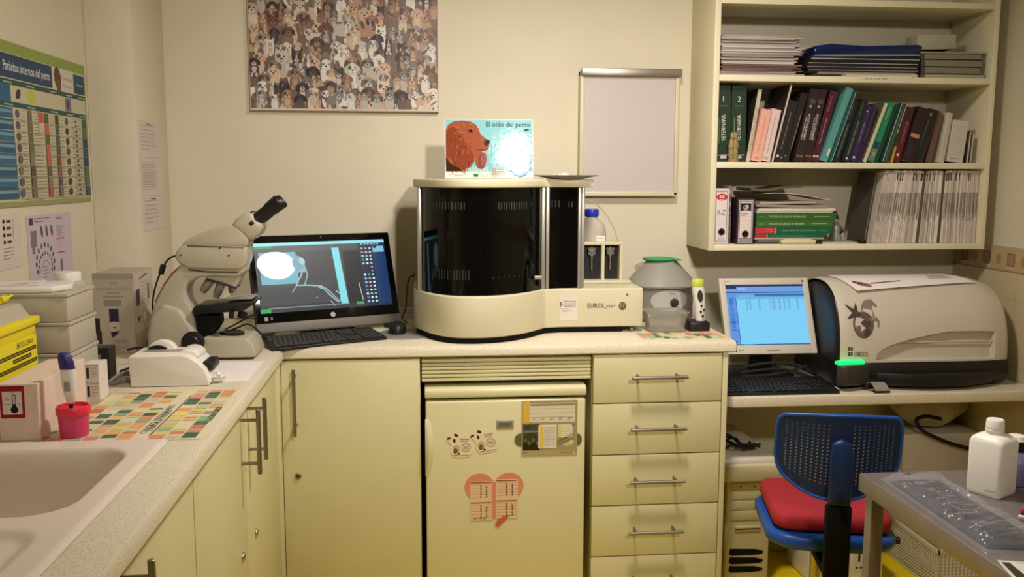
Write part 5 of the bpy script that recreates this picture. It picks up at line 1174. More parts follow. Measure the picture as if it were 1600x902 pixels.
# right pile: grey binders
z = B3 + .0006
for k, (h, x0, x1) in enumerate(((.016, 1.85, 2.098), (.026, 1.848, 2.082), (.026, 1.846, 2.088), (.022, 1.844, 2.084))):
    b = MB('ink_satin', (124, 118, 100)); c = (128, 122, 104) if k else (170, 160, 136)
    b.box(x0, x1, 3.222, 3.44, z, z + h - .0006, 'ink_satin', mixc(c, .55), bev=.001, seg=1); b.box(x0 + .012, x1 - .004, 3.2195, 3.222, z + .002, z + h - .003, 'ink_satin', c)
    tag(b.build('binder', smooth=False), ('pale slim binder at the bottom of the right-hand pile', 'grey binder, second from the bottom of the right-hand pile', 'grey binder, third from the bottom of the right-hand pile', 'grey binder on top of the right-hand pile')[k], 'binder', 'grey binders in the right pile'); z += h
b = MB('ink_satin', (180, 172, 150)); b.box(1.845, 2.10, 3.222, 3.44, z, z + .006, 'ink_satin', (150, 142, 120)); tag(b.build('thin_magazine', smooth=False), 'thin curling magazine on top of the grey binders', 'magazine'); z += .0066
b = MB('black_matte'); b.box(1.89, 2.06, 3.30, 3.43, z, z + .012, bev=.003); tag(b.build('black_case'), 'flat black case on the grey binders', 'case'); z += .0126
b = MB('ink_satin', (176, 172, 150)); b.M = TR(1.87, 3.30, z, ry=R(-2)); b.box(.0, .155, 0, .08, .004, .058, 'ink_satin', (176, 172, 150), bev=.001); b.M = None; tag(b.build('white_carton'), 'pale flat carton on top of the right-hand pile', 'box')
# shelf label hanging over the board edge
b = MB('ink_matte', (216, 208, 180)); b.box(1.59, 1.80, 3.1985, 3.1995, B3 - .021, B3 + .004, 'ink_matte', (218, 210, 184)); b.frame((1.59, 3.1985, B3 - .021), (1, 0, 0), (0, 0, 1)); b.text('DOCTOR VET.', .03, .010, .010, (96, 84, 66), width=.09); tag(b.build('shelf_label', smooth=False), 'paper strip with small capitals stuck to the upper board edge', 'label')

# lowest compartment ------------------------------------------------
def lever_arch(x0, x1, top, fn, label, spine=(226, 216, 208), side_=(60, 50, 52)):
    t = thing('ring_binder', label, 'binder', ((x0 + x1) / 2, 3.20, B1), 0)
    b = MB('ink_satin', side_); b.box(x0, x1, 3.212, 3.46, B1 + .0006, top, 'ink_satin', side_, bev=.0015, seg=1)
    b.frame((x0, 3.212, B1), (1, 0, 0), (0, 0, 1), 'ink_satin'); fn(b, x1 - x0, top - B1); b.build('cover', t, smooth=False)
    b = MB('chrome'); w_ = x1 - x0; zc = B1 + (top - B1) * .225; b.turned(((x0 + x1) / 2, 3.2122, zc), ((x0 + x1) / 2, 3.208, zc), [(0, .0135), (.002, .0135), (.003, .011), (.0015, .010)], 20); b.cyl(((x0 + x1) / 2, 3.2118, zc), ((x0 + x1) / 2, 3.2095, zc), .0098, n=18, m='black_matte'); b.build('finger_hole', t)
def f1(b, w_, h):
    b.rect(.001, .004, w_ - .003, h - .003, (206, 194, 190)); b.rect(.004, .012, w_ - .008, h - .012, (60, 52, 60)); b.rect(.0055, .0135, w_ - .0095, h - .0135, (222, 208, 208))
    b.ell(w_ * .47, h - .032, .021, .013, (190, 40, 50), 24); b.ell(w_ * .47, h - .030, .010, .006, (230, 200, 196), 14); b.poly([(w_ * .47 - .006, h - .026), (w_ * .47 + .006, h - .026), (w_ * .47, h - .034)], (190, 40, 50)); b.rect(w_ * .47 - .010, h - .042, w_ * .47 + .010, h - .040, (230, 200, 196))
    b.text('A-Z.', .009, h * .52, .030, (50, 44, 50), width=w_ - .02); b.text('2010', .016, .018, .012, (70, 60, 66), width=.024)
    for k in range(3): b.rect(.007, h * (.40 - k * .04), w_ - .011, h * (.40 - k * .04) + .0005, (190, 176, 180))
def f2(b, w_, h):
    b.rect(.007, .006, w_ - .007, h - .006, (190, 180, 190)); b.rect(.010, .010, w_ - .010, h - .010, (50, 40, 50)); b.rect(.012, .024, w_ - .012, h - .012, (222, 208, 204)); b.rect(.012, .011, w_ - .012, .022, (150, 140, 150))
    b.rect(.014, h - .048, w_ - .014, h - .018, (30, 24, 30)); b.ring(w_ / 2 - .002, h - .034, .005, .008, (214, 204, 204)); b.ell(w_ / 2 + .004, h - .032, .006, .008, (200, 190, 190), 10); b.rect(w_ / 2 - .012, h - .046, w_ / 2 + .012, h - .044, (200, 190, 190))
    b.scribble(.016, h - .056, .03, 2, .006, (110, 96, 100), .003)
    for k in range(5): b.rect(.014, h * (.60 - k * .08), w_ - .014, h * (.60 - k * .08) + .0005, (180, 160, 160))
lever_arch(1.0735, 1.129, 1.410, f1, 'pale ring binder marked A-Z with a red oval on the lowest shelf', side_=(190, 176, 170))
lever_arch(1.158, 1.2262, 1.374, f2, 'dark-edged ring binder with a white label and ruled lines beside the A-Z one', side_=(44, 32, 40))
b = MB('ink_satin', (70, 60, 60)); b.box(1.1300, 1.1425, 3.23, 3.45, B1 + .0006, 1.418, 'ink_satin', (120, 106, 104), bev=.001, seg=1); b.frame((1.13, 3.23, B1), (1, 0, 0), (0, 0, 1), 'ink_satin')
for k in range(9): b.rect(.002 + .003 * (k % 2), .01 + k * .022, .009, .022 + k * .022, rd.choice([(44, 36, 40), (180, 170, 170), (90, 70, 76)]))
tag(b.build('worn_binder', smooth=False), 'narrow worn binder squeezed between the two ring binders', 'binder')
# pile of green books
z = B1 + .0006
def flat_book(x0, x1, h, c, lab, yf=3.222, D=.20, deco=None, name='book', cat='book'):
    global z
    b = MB('ink_satin', c); b.box(x0, x1, yf, yf + D, z, z + h - .0004, 'ink_satin', c, bev=.0007, seg=1); b.frame((x0, yf, z), (1, 0, 0), (0, 0, 1), 'ink_satin')
    if deco: deco(b, x1 - x0, h)
    tag(b.build(name, smooth=False), lab, cat, 'pile on the lowest shelf'); z += h
def line_title(b, w_, h, col=(196, 206, 176), u0=.16, u1=.62, u2=.72, u3=.92):
    b.text('TRATADO DE CIRUGÍA VETERINARIA', w_ * u0, h * .36, h * .36, col, width=w_ * (u1 - u0)); b.rect(w_ * u2, h * .44, w_ * u3, h * .54, mixc(col, .8)); b.rect(w_ * .04, h * .42, w_ * .10, h * .5, mixc(col, .7))
flat_book(1.235, 1.44, .016, (50, 56, 46), 'dark slim book at the bottom of the green pile', deco=lambda b, w_, h: (b.rect(.01, h * .6, w_, h * .75, (150, 140, 124)), b.rect(.09, h * .2, .12, h * .5, (120, 110, 96))))
flat_book(1.232, 1.50, .007, (176, 166, 150), 'thin pale grey magazine low in the green pile')
flat_book(1.234, 1.505, .013, (18, 96, 66), 'thin dark green book with a small red end label', deco=lambda b, w_, h: (b.rect(0, .001, .045, h - .001, (170, 44, 56)), b.rect(.045, .001, .048, h - .001, (210, 170, 160)), b.text('PATOLOGÍA VETERINARIA', .06, h * .35, h * .35, (140, 180, 150), width=.13)))
flat_book(1.234, 1.53, .026, (16, 92, 60), 'dark green book with a large red end label', deco=lambda b, w_, h: (b.rect(0, .002, .078, h - .002, (186, 50, 62)), b.rect(.078, .002, .081, h - .002, (214, 180, 170)), b.rect(.04, h * .6, .07, h * .66, (220, 160, 160)), b.rect(.04, h * .3, .07, h * .36, (220, 160, 160)), b.text('ANATOMÍA DE LOS ANIMALES', .105, h * .42, h * .24, (150, 196, 160), width=.13), b.rect(.25, h * .45, .28, h * .52, (90, 150, 110))))
flat_book(1.236, 1.535, .026, (56, 104, 44), 'moss green book with pale lettering, lower of two', deco=line_title)
flat_book(1.236, 1.545, .026, (48, 96, 40), 'moss green book with pale lettering, upper of two', deco=line_title)
flat_book(1.236, 1.53, .006, (186, 184, 150), 'thin pale green magazine under the wire-bound pad')
t = thing('spiral_pad', 'wire-bound pad with its white coil facing out on the green book pile', 'notebook', (1.39, 3.25, z)); t['group'] = 'pile on the lowest shelf'
b = MB('cardboard_white'); b.box(1.247, 1.545, 3.229, 3.42, z, z + .010, bev=.001); b.build('sheets', t)
b = MB('white_plastic')
for k in range(38):
    x = 1.252 + k * .0076; b.tube([(x, 3.231, z + .0005), (x + .001, 3.222, z + .003), (x + .002, 3.2215, z + .009), (x + .003, 3.2285, z + .0125)], .0013, n=5, smooth=2)
b.build('wire_coil', t)['kind'] = 'stuff'; z += .013
def wavy(name, lab, x0, x1, y0, y1, z0, h, amp, col, seed, kx=5.0, rise=0):
    rd = random.Random(seed); p = rd.uniform(0, 6)
    b = MB('ink_satin', col); n = 22
    f_ = lambda u: amp * (math.sin(u * kx + p) + 1) * .5 + rise * u * u
    top = [(x0 + (x1 - x0) * i / n, z0 + h + f_(i / n)) for i in range(n + 1)]; bot = [(x0 + (x1 - x0) * i / n, z0 + f_(i / n)) for i in range(n + 1)]
    b.prism(bot + top[::-1], y0, y1, 'y', 'ink_satin', col); tag(b.build(name), lab, 'papers'); return z0 + h
wavy('loose_papers', 'loose brownish papers slumped on the wire-bound pad', 1.24, 1.52, 3.235, 3.42, z, .010, .004, (150, 136, 124), 3)
wavy('paper_booklet', 'curled pale booklet lying on the slumped papers of the lowest shelf', 1.255, 1.47, 3.24, 3.42, z + .0145, .008, .002, (176, 164, 154), 5)
wavy('white_leaflet', 'white leaflet bending down over the right of the paper pile', 1.28, 1.53, 3.235, 3.41, z + .0265 + .016, .0015, .012, (214, 206, 194), 1, 3.2, -.016)
wavy('crumpled_papers', 'dark crumpled brown papers on top of the paper pile', 1.23, 1.43, 3.27, 3.43, z + .060, .010, .006, (92, 80, 68), 12, 7, .012)
z2 = B1 + .0006
b = MB('ink_satin', (206, 196, 160)); b.prism([(1.335, B1 + .001), (1.46, B1 + .001), (1.465, B1 + .014), (1.44, B1 + .019), (1.35, B1 + .020), (1.325, B1 + .012)], 3.202, 3.2205, 'y', 'ink_satin', (214, 206, 168), bev=.003); b.box(1.4655, 1.485, 3.202, 3.2195, B1 + .0008, B1 + .015, 'ink_satin', (34, 28, 24)); tag(b.build('tissue_packet'), 'rolled cream packet with a dark end in front of the green pile', 'packet')
b = MB('ink_satin', (186, 176, 164)); b.box(1.50, 1.625, 3.23, 3.42, B1 + .0006, B1 + .007, 'ink_satin', (186, 178, 164)); tag(b.build('small_leaflet'), 'thin pale leaflet lying between the green pile and the journals', 'leaflet')
# small snow-covered figure
t = thing('figurine', 'small dark-and-white seated figurine between the green pile and the journals', 'figurine', (1.575, 3.28, B1 + .007))
fx, fy, fz = 1.578, 3.29, B1 + .0078
b = MB('silver_plastic'); b.lathe([(.022, 0), (.024, .01), (.018, .03), (.021, .045), (.016, .06), (.010, .068)], (fx, fy, fz), 18); b.lathe([(.004, .064), (.013, .070), (.015, .080), (.010, .090), (.002, .094)], (fx - .004, fy - .002, fz), 16); b.build('body', t)
b = MB('dark_grey_plastic'); b.lathe([(.017, .082), (.012, .096), (.004, .112), (.001, .118)], (fx - .006, fy, fz), 14); b.tube([(fx + .015, fy - .005, fz + .05), (fx + .024, fy - .008, fz + .036), (fx + .012, fy - .018, fz + .03)], .005, n=8); b.build('pointed_hat', t)
# dark glossy magazine leaning next to the journals
upright_book('magazine', 'dark glossy magazine with a photograph leaning against the white journals', None, 1.683, B1 + .0005, 3.262, .004, .270, .14, .135, (118, 108, 96), kind='magazine', side=(70, 62, 54))
b = MB('black_plastic'); b.box(1.64, 1.660, 3.205, 3.235, B1 + .0006, B1 + .016, bev=.001); tag(b.build('black_clip'), 'tiny black block at the foot of the white journals', 'clip')
# row of thin journals
rd = random.Random(77); x = 1.690; n = 50; SP = (2.104 - 1.690)
ws = [rd.uniform(.6, 1.3) for _ in range(n)]
for k_ in (20, 30): ws[k_] = 1.9
kk = SP / sum(ws) ; acc = 0
jb = None
for i, ws_ in enumerate(ws):
    w0 = ws_ * kk; acc += w0; u = i / n; Lm = B2 - .022 - B1 - .004
    th = .135 * max(0, 1 - u * 1.25) ** 1.0
    w_ = w0 * (SP - Lm * math.sin(.135)) / SP * math.cos(th) - .0006
    c = rd.choice([(214, 204, 192), (204, 192, 180), (220, 212, 200), (196, 184, 172), (186, 178, 166)])
    if i in (21, 31): c = (84, 70, 62)
    L = (B2 - .022 - B1 - .004) - w_ * .15 - rd.uniform(0, .004)
    b = MB('ink_satin', c); b.M = TR(0, 0, 0, ry=th)
    b.box(-w_, 0, 0, .19, 0, L, 'ink_satin', c, bev=min(.0009, w_ * .18), seg=1)
    b.frame((-w_, 0, 0), (1, 0, 0), (0, 0, 1), 'ink_satin')
    if c[0] > 100:
        b.rect(w_ * .12, L * .40, w_ * .88, L * .70, mixc(c, .72)); 
        if rd.random() < .6: b.rect(w_ * .3, L * .42, w_ * .7, L * .56, mixc(c, .55))
        b.rect(w_ * .3, L * rd.uniform(.3, .38), w_ * .7, L * .40, mixc(c, .6))
        if rd.random() < .3: b.rect(w_ * .2, L * .86, w_ * .8, L * .97, (50, 42, 40))
    b.M = None; o = b.build('journal', world=False, smooth=False); xx = (1.690 + Lm * math.sin(.135)) + acc * (SP - Lm * math.sin(.135)) / SP - L * math.sin(th); o.location = (xx, 3.222 + rd.uniform(0, .006), B1 + .0006 + w_ * 0)
    tag(o, 'thin white journal standing in the tight row at the right of the lowest shelf', 'journal', 'thin white journals on the lowest shelf')

# ------------------------------------------------------------------ desk
DT = .705; DYF = 2.895
t = thing('desk', 'cream speckled low desk top fixed between the drawers and the tiled wall', 'desk', (1.6, 3.1, DT - .038))
b = MB('speckled_worktop'); b.prism([(1.0175, 3.478), (1.0175, DYF + .05), (1.055, DYF), (2.1805, DYF), (2.1805, 3.478)], DT - .038, DT, 'z', bev=.005, seg=3); b.build('desk_top', t, angle=.9)

b = MB('shelf_laminate'); b.box(1.0175, 2.1805, 3.445, 3.462, DT - .13, DT - .0382); b.build('rear_rail', t)

# ------------------------------------------------------------------ LCD monitor
t = thing('lcd_monitor', 'ivory LCD monitor tilted back on the desk showing a pale blue table', 'monitor', (1.107, 3.12, DT))
TA = TR(1.107, 3.12, .808, rx=R(-24)); MW, MH = .344, .292
b = MB('monitor_plastic'); 
for (x0, x1, z0, z1) in ((0, .022, 0, MH), (MW - .022, MW, 0, MH), (.022, MW - .022, 0, .034), (.022, MW - .022, MH - .026, MH)): b.box(x0, x1, 0, .020, z0, z1, T=TA, bev=.0022)
b.box(.006, MW - .006, .014, .05, .006, MH - .006, T=TA, bev=.01); b.build('housing', t)
b = MB('ink_pale_screen', (120, 215, 250)); b.box(.020, MW - .020, .004, .012, .030, MH - .024, 'black_gloss', T=TA)
U = Vector((1, 0, 0)); V = TA.to_3x3() @ Vector((0, 0, 1)); b.frame(TA @ Vector((.022, .004, .034)), U, V, 'ink_pale_screen', lift=.0003); w_, h = MW - .044, MH - .060
def q(u0, v0, u1, v1, c): b.rect(u0 * w_, v0 * h, u1 * w_, v1 * h, c)
q(0, 0, 1, 1, (126, 210, 250)); q(0, .97, 1, 1, (20, 50, 110)); q(0, .88, 1, .97, (110, 160, 225)); q(0, .94, .14, .97, (16, 30, 90)); q(.14, .92, .26, .95, (150, 190, 240)); q(0, .865, 1, .88, (24, 60, 120)); q(0, .79, 1, .865, (100, 160, 225)); q(.15, .80, .36, .825, (130, 190, 240)); q(.36, .81, 1, .845, (50, 110, 180))
q(0, .02, .115, .84, (90, 150, 230)); q(.115, .02, .121, .78, (16, 50, 100)); q(.13, .755, 1, .79, (110, 190, 235))
for k, u in enumerate((.24, .28, .40, .54, .58, .66, .72, .78, .89)): b.scribble(u * w_, .755 * h, .028 * w_ if k not in (3, 4) else .04 * w_, 8, .0055, (84, 150, 200) if k != 3 else (150, 160, 220), .003)
rd = random.Random(6)
for k in range(16): q(.03, .76 - k * .034, .03 + rd.uniform(.03, .06), .775 - k * .034, (40, 90, 170))
for v in (.50, .37, .24): q(.01, v, .11, v + .006, (30, 80, 150))
q(0, 0, 1, .016, (16, 60, 140)); q(.02, .0, .03, .02, (140, 200, 240)); q(.16, 0, .29, .016, (70, 140, 200)); b.line([(.46 * w_, .45 * h), (.50 * w_, .475 * h)], .002, (100, 180, 230))
b.build('screen', t)
b = MB('ink_matte'); b.frame(TA @ Vector((0, 0, 0)), U, V, 'ink_satin', lift=.0002); b.rect(.022, MH - .014, .042, MH - .011, (140, 130, 120)); b.ell(MW - .022, MH - .013, .006, .004, (110, 96, 80), 12); b.rect(.150, .012, .20, .014, (120, 108, 90)); b.rect(.155, .009, .195, .011, (160, 150, 130)); b.ell(.05, .014, .003, .003, (80, 76, 70), 10); b.ell(.06, .014, .003, .003, (80, 76, 70), 10); b.build('buttons', t)
b = MB('black_plastic'); b.prism([(1.18, 3.15), (1.38, 3.15), (1.38, 3.34), (1.18, 3.34)], DT + .0006, DT + .018, 'z', bev=.005); b.box(1.235, 1.325, 3.235, 3.262, DT + .018, .92, bev=.004); b.build('stand', t)
keyboard('keyboard', 'black keyboard on the desk under the ivory monitor', (1.035, 2.910, DT), R(0), .405, .165, .010, .026)
b = MB('black_plastic'); rings = []
t = thing('arched_mouse', 'arched silver and black mouse on the desk beside the black keyboard', 'mouse', (1.62, 2.91, DT))
def arch(m, off, w0, w1, th_):
    b = MB(m); n = 16; R_ = []
    for k in range(n + 1):
        a = k / n; y = 2.902 + a * .048; z_ = DT + .004 + .026 * math.sin(PI * min(1, a * .92 + .03)); ww = w0 + (w1 - w0) * a; xo = 1.570 - .02 * a + .02
        R_.append([(xo - ww, y, z_ + off), (xo + ww, y, z_ + off), (xo + ww, y, z_ + off + th_), (xo - ww, y, z_ + off + th_)])
    b.loft(R_); return b
arch('black_plastic', -.003, .028, .024, .0055).build('underside', t); arch('silver_plastic', .003, .026, .022, .003).build('top_shell', t, 'silver arched shell')
# small things behind the keyboard
b = MB('ink_satin', (180, 174, 164)); b.box(1.040, 1.085, 3.13, 3.16, DT + .0006, DT + .026, 'ink_satin', (186, 180, 170), bev=.001); tag(b.build('small_white_box'), 'small white box beside the left end of the black keyboard', 'box')
t = thing('webcam_stand', 'black gadget with bent arms and cables behind the keyboard on the desk', 'gadget', (1.42, 3.14, DT))
b = MB('black_plastic'); b.box(1.10, 1.165, 3.115, 3.15, DT + .0006, DT + .06, bev=.006); b.build('hub', t)
b = MB('rubber')
for pts in ([(1.15, 3.12, DT + .05), (1.25, 3.11, DT + .070), (1.36, 3.105, DT + .064), (1.42, 3.10, DT + .036)], [(1.16, 3.12, DT + .035), (1.30, 3.11, DT + .048), (1.39, 3.100, DT + .028), (1.43, 3.095, DT + .009)], [(1.155, 3.125, DT + .02), (1.28, 3.115, DT + .026), (1.36, 3.105, DT + .046), (1.40, 3.10, DT + .060)]): b.tube(pts, .0055, smooth=5)
b.build('cable', t)

# ------------------------------------------------------------------ printer
t = thing('printer', 'wide ivory barrel-shaped printer with a horse logo and glowing green light', 'printer', (1.76, 3.15, DT))
PX0, PX1 = 1.466, 2.140
def pprof(s, u):
    # s 0..1 from the front bottom over the top to the back; u 0..1 along the length
    end = 1 - .17 * max(0, (u - .74) / .26) ** 2.3 - .03 * max(0, (.06 - u) / .06) ** 2
    a = PI * s; yc, zc = 3.175, .800; ry = .205 * end; rz = .285 * end
    y = yc - ry * math.copysign(abs(math.cos(a)) ** .80, math.cos(a)); z_ = zc + rz * abs(math.sin(a)) ** .80 - .012 * (1 - end) * 0
    return y, z_
def pend(u): # extra shortening at the right end along x
    return 0
def slot_mask(x, s):
    # recess outline: x from 1.60 to 2.045, rising curve at left
    y, z_ = 0, 0
    zrel = s
    if x > 2.045 or x < 1.600: return 0
    k = (x - 1.600) / .27
    top = .082 * min(1, max(0, k)) ** .55 + .012
    e = min(1, (top - s) / .008) if s < top else 0
    e2 = min(1, (2.045 - x) / .004)
    return max(0, min(e, e2, 1)) if s > .004 else 0
b = MB('printer_shell'); NU, NV = 240, 170
def pf_(u, v):
    s = v ** 1.8
    x = PX0 + (PX1 - PX0) * u; y, z_ = pprof(s, u)
    # rounded right end
    if u > .93: 
        k = (u - .93) / .07; f = math.sqrt(max(0, 1 - k * k * .55)); y = 3.175 + (y - 3.175) * f; z_ = .80 + (z_ - .80) * f; 
    m_ = slot_mask(x, s); y += .022 * m_
    return (x, y, z_)
b.surf(pf_, NU, NV)
# close the right end
rg = [pf_(1, (j / 40) ** .75) for j in range(41)]; b.add(rg, [tuple(range(41))]); 
sh = b.build('shell', t, angle=.6)
b = MB('black_plastic'); rg0 = [Vector(pf_(0, (j / 40) ** .56)) for j in range(41)]
def shr(rg, x, f): return [Vector((x, 3.175 + (p.y - 3.175) * f, .80 + (p.z - .80) * f)) for p in rg]
b.loft([shr(rg0, PX0 + .020, .97), shr(rg0, PX0 + .002, .965), shr(rg0, PX0 - .004, .93), shr(rg0, PX0 - .007, .80)]); b.build('end_cap', t, 'black rounded end cap', angle=.9)

b = MB('printer_shell')
def ptx(x, s, off):
    u = (x - PX0) / (PX1 - PX0); y, z_ = pprof(s, u); y2, z2_ = pprof(s + .01, u); d = Vector((0, y2 - y, z2_ - z_)).normalized(); nrm = Vector((0, -d.z, d.y)); return Vector((x, y, z_)) + nrm * off
b.tube([ptx(1.66 + .38 * k / 10, .055, -.012) for k in range(11)], .003, n=6, smooth=1); b.build('slot_rib', t)
b = MB('black_plastic')
b.prism([(2.972 + .02, DT + .006), (2.966, DT + .05), (2.972, .7995), (3.37, .7995), (3.375, DT + .006)], PX0 + .004, PX1 - .04, 'x', bev=.006); b.prism([(1.60 + .44 * k / 14, 2.968 - .055 * math.sin(PI * k / 14) ** .8) for k in range(15)] , DT + .016, .765, 'z', bev=.004)
b.build('base', t, 'black base with bulging paper tray')
for x in (1.47, 2.06):
    for y in (3.03, 3.33): MB('rubber').cyl((x, y, DT + .0006), (x, y, DT + .008), .012, n=14).build('foot', t)
b = MB('dark_grey_plastic'); b.prism([(1.466, 2.99), (1.56, 2.985), (1.57, 2.955), (1.47, 2.925), (1.44, 2.945)], DT + .02, .7985, 'z', bev=.008); b.build('control_panel', t)
b = MB('green_led'); b.prism([(1.438, 2.960), (1.446, 2.938), (1.545, 2.948), (1.55, 2.962), (1.545, 2.972), (1.46, 2.972)], .7992, .8115, 'z', bev=.004); b.build('light_bar', t, 'glowing green light bar')
# logo, wrapped on the shell
b = MB('ink_satin')
def lg(u, v, off=.0008):
    x = 1.492 + u * 1.05; s0 = .032 + v / .56
    return ptx(x, s0, off)
def lpoly(pts, col, off=.0008):
    b.add([lg(u, v, off) for u, v in pts], [tuple(range(len(pts)))[::-1]], 'ink_satin', col)
g1, g2, g3 = (96, 84, 76), (74, 60, 56), (128, 116, 104)
circ = [(.055 + .040 * math.cos(a), .055 + .036 * math.sin(a)) for a in [2 * PI * k / 24 for k in range(24)]]
lpoly([(.050, .085), (.055, .105), (.068, .120), (.082, .126), (.092, .124), (.094, .130), (.098, .123), (.108, .110), (.112, .103), (.106, .099), (.098, .106), (.092, .100), (.094, .088), (.098, .076), (.090, .066), (.080, .060)], g3, .0008)
lpoly([(.088, .070), (.105, .072), (.113, .062), (.112, .050), (.105, .044), (.104, .050), (.106, .060), (.098, .062), (.088, .060)], g3, .0008)
lpoly(circ, (206, 196, 170), .0010); lpoly([(.055 + .037 * math.cos(a), .055 + .033 * math.sin(a)) for a in [2 * PI * k / 24 for k in range(24)]], g1, .0012)
lpoly([(.020, .085), (.005, .100), (.0, .112), (.012, .104), (.026, .096), (.034, .108), (.036, .116), (.040, .104), (.040, .090), (.05, .082), (.046, .072), (.03, .074), (.016, .070), (.0, .068), (.008, .076)], g2, .0014)
lpoly([(.046, .060), (.060, .066), (.070, .060), (.078, .066), (.082, .056), (.072, .046), (.060, .048), (.050, .054)], g2, .0015); lpoly([(.060, .040), (.072, .046), (.080, .038), (.072, .026), (.058, .024), (.056, .032)], g2, .0015); lpoly([(.030, .050), (.044, .052), (.046, .040), (.036, .032), (.028, .040)], (110, 98, 88), .0015)
for k in range(2):
    for j in range(2): lpoly([(.0 + k * .009, .006 - j * .009), (.007 + k * .009, .006 - j * .009), (.007 + k * .009, .0 - j * .009), (.0 + k * .009, .0 - j * .009)][::-1][::-1], g2)
def ltext(s_, u, v, size, col, width):
    vs, fs = glyphs(s_, 0, .01); x0 = min(p[0] for p in vs); x1 = max(p[0] for p in vs)
    b.add([lg(u + (p[0] - x0) * width / (x1 - x0), v + p[1] * size, .0010) for p in vs], fs, 'ink_satin', col)
ltext('UNIMEDICOS', .022, -.010, .011, g1, .048); lpoly([(.004, -.016), (.062, -.016), (.062, -.0175), (.004, -.0175)], g1)
b.build('logo', sh, 'grey-brown logo of a horse and small animals')
# papers on the printer
def sheet_on(x0, x1, s0, s1, skew, name, label, off, c=(240, 233, 228), deco=True):
    b = MB('ink_satin', c); n, m_ = 16, 12
    P_ = lambda u, v: ptx(x0 + (x1 - x0) * u + skew * v, (s0 + .07 * u) + (s1 - s0) * v * (1 - .3 * u), off + .010 * (1 - v) ** 5 * (1 - .6 * u))
    Q_ = lambda u, v: P_(u, v) - Vector((0, 0, .0012))
    b.surf(P_, n, m_, 'ink_satin', c); b.surf(lambda u, v: Q_(1 - u, v), n, m_, 'ink_satin', c)
    def blob(u, v, a, c2_, col): b.add([P_(u + a * math.cos(t_), v + c2_ * math.sin(t_)) + Vector((0, -.0004, .0008)) for t_ in [2 * PI * k / 12 for k in range(12)]][::-1], [tuple(range(12))], 'ink_satin', col)
    if deco:
        blob(.10, .22, .035, .09, (120, 66, 60)); blob(.13, .16, .03, .08, (150, 100, 92)); blob(.07, .30, .02, .06, (104, 60, 56))
        b.add([P_(u, v) + Vector((0, -.0004, .0008)) for u, v in ((.17, .20), (.44, .26), (.44, .30), (.17, .24))][::-1], [(0, 1, 2, 3)], 'ink_satin', (80, 60, 56))
        for k in range(4): b.add([P_(u, v) + Vector((0, -.0004, .0008)) for u, v in ((.70 + .02 * k, .34 + .09 * k), (.9, .34 + .09 * k), (.9, .37 + .09 * k), (.70 + .02 * k, .37 + .09 * k))][::-1], [(0, 1, 2, 3)], 'ink_satin', (170, 156, 148))
    tag(b.build(name), label, 'papers')
sheet_on(1.545, 2.02, .30, .56, -.06, 'letterhead_papers', 'sheaf of white letterhead papers with a brown emblem draped over the printer', .0035)

# ------------------------------------------------------------------ under the desk
t = thing('computer_tower', 'beige computer tower with dark oval vents standing under the desk', 'computer', (1.15, 3.15, 0))
cx0, cx1, cy0 = 1.062, 1.225, 2.955
b = MB('old_pc_plastic'); b.box(cx0 + .004, cx1 - .004, cy0 + .02, 3.40, .012, .386, bev=.003); b.build('case', t)
b = MB('old_pc_plastic'); b.box(cx0, cx1, cy0, cy0 + .026, .010, .390, bev=.007, seg=3); fr = b.build('front_panel', t)
b = MB('old_pc_plastic')
b.box(cx0 + .018, cx1 - .008, cy0 - .004, cy0 + .002, .356, .378, bev=.002); b.build('optical_drive', fr)
for k, (z0, z1) in enumerate(((.318, .353), (.280, .315), (.243, .277))):
    b = MB('old_pc_plastic'); b.box(cx0 + .018, cx1 - .008, cy0 - .003, cy0 + .002, z0, z1, bev=.002); b.build('bay_cover', fr)
b = MB('old_pc_plastic'); b.box(cx0 + .035, cx1 - .035, cy0 - .004, cy0 + .002, .200, .222, bev=.003); b.box(cx0 + .035, cx1 - .035, cy0 - .005, cy0 - .003, .209, .213, 'dark_grey_plastic'); b.build('floppy_drive', fr)
for k in range(3):
    z = .120 - k * .032
    b = MB('black_matte'); b.prism([(cx0 + .016, z), (cx0 + .020, z + .018), (cx1 - .05, z + .014), (cx1 - .022, z + .006), (cx1 - .020, z), (cx1 - .03, z - .006), (cx1 - .06, z - .008), (cx0 + .024, z - .008)], cy0 - .001, cy0 + .003, 'y'); b.build('vent', fr)
for s_ in range(2): 
    b = MB('dark_grey_plastic'); b.cyl((cx0 + .05 + s_ * .05, cy0 - .006, .367), (cx0 + .05 + s_ * .05, cy0 - .003, .367), .003, n=8); b.build('button', fr)
b = MB('rubber'); b.box(cx0 + .01, cx1 - .01, cy0 + .03, cy0 + .06, .0006, .0122); b.box(cx0 + .01, cx1 - .01, 3.33, 3.36, .0006, .0122); b.build('feet_strip', t)['kind'] = 'stuff'
b = MB('old_pc_plastic'); b.box(1.020, 1.262, 2.935, 3.42, .3906, .448, bev=.004); tag(b.build('flat_box'), 'flat beige box lying on top of the computer tower', 'box')
b = MB('cardboard_white'); b.box(1.022, 1.24, 2.96, 3.40, .4486, .466, bev=.002); tag(b.build('paper_stack'), 'low stack of white papers on the flat beige box', 'papers')
b = MB('rubber'); rd = random.Random(14)
for k in range(5):
    pts = [(1.03 + .17 * i / 6 + rd.uniform(-.01, .01), 3.05 + rd.uniform(-.05, .05), .473 + .03 * rd.random() + (.02 if i in (2, 3) else 0)) for i in range(7)]
    b.tube(pts, .0042, smooth=5)
tag(b.build('cable_tangle'), 'dark tangle of cables heaped on the papers under the desk', 'cable')

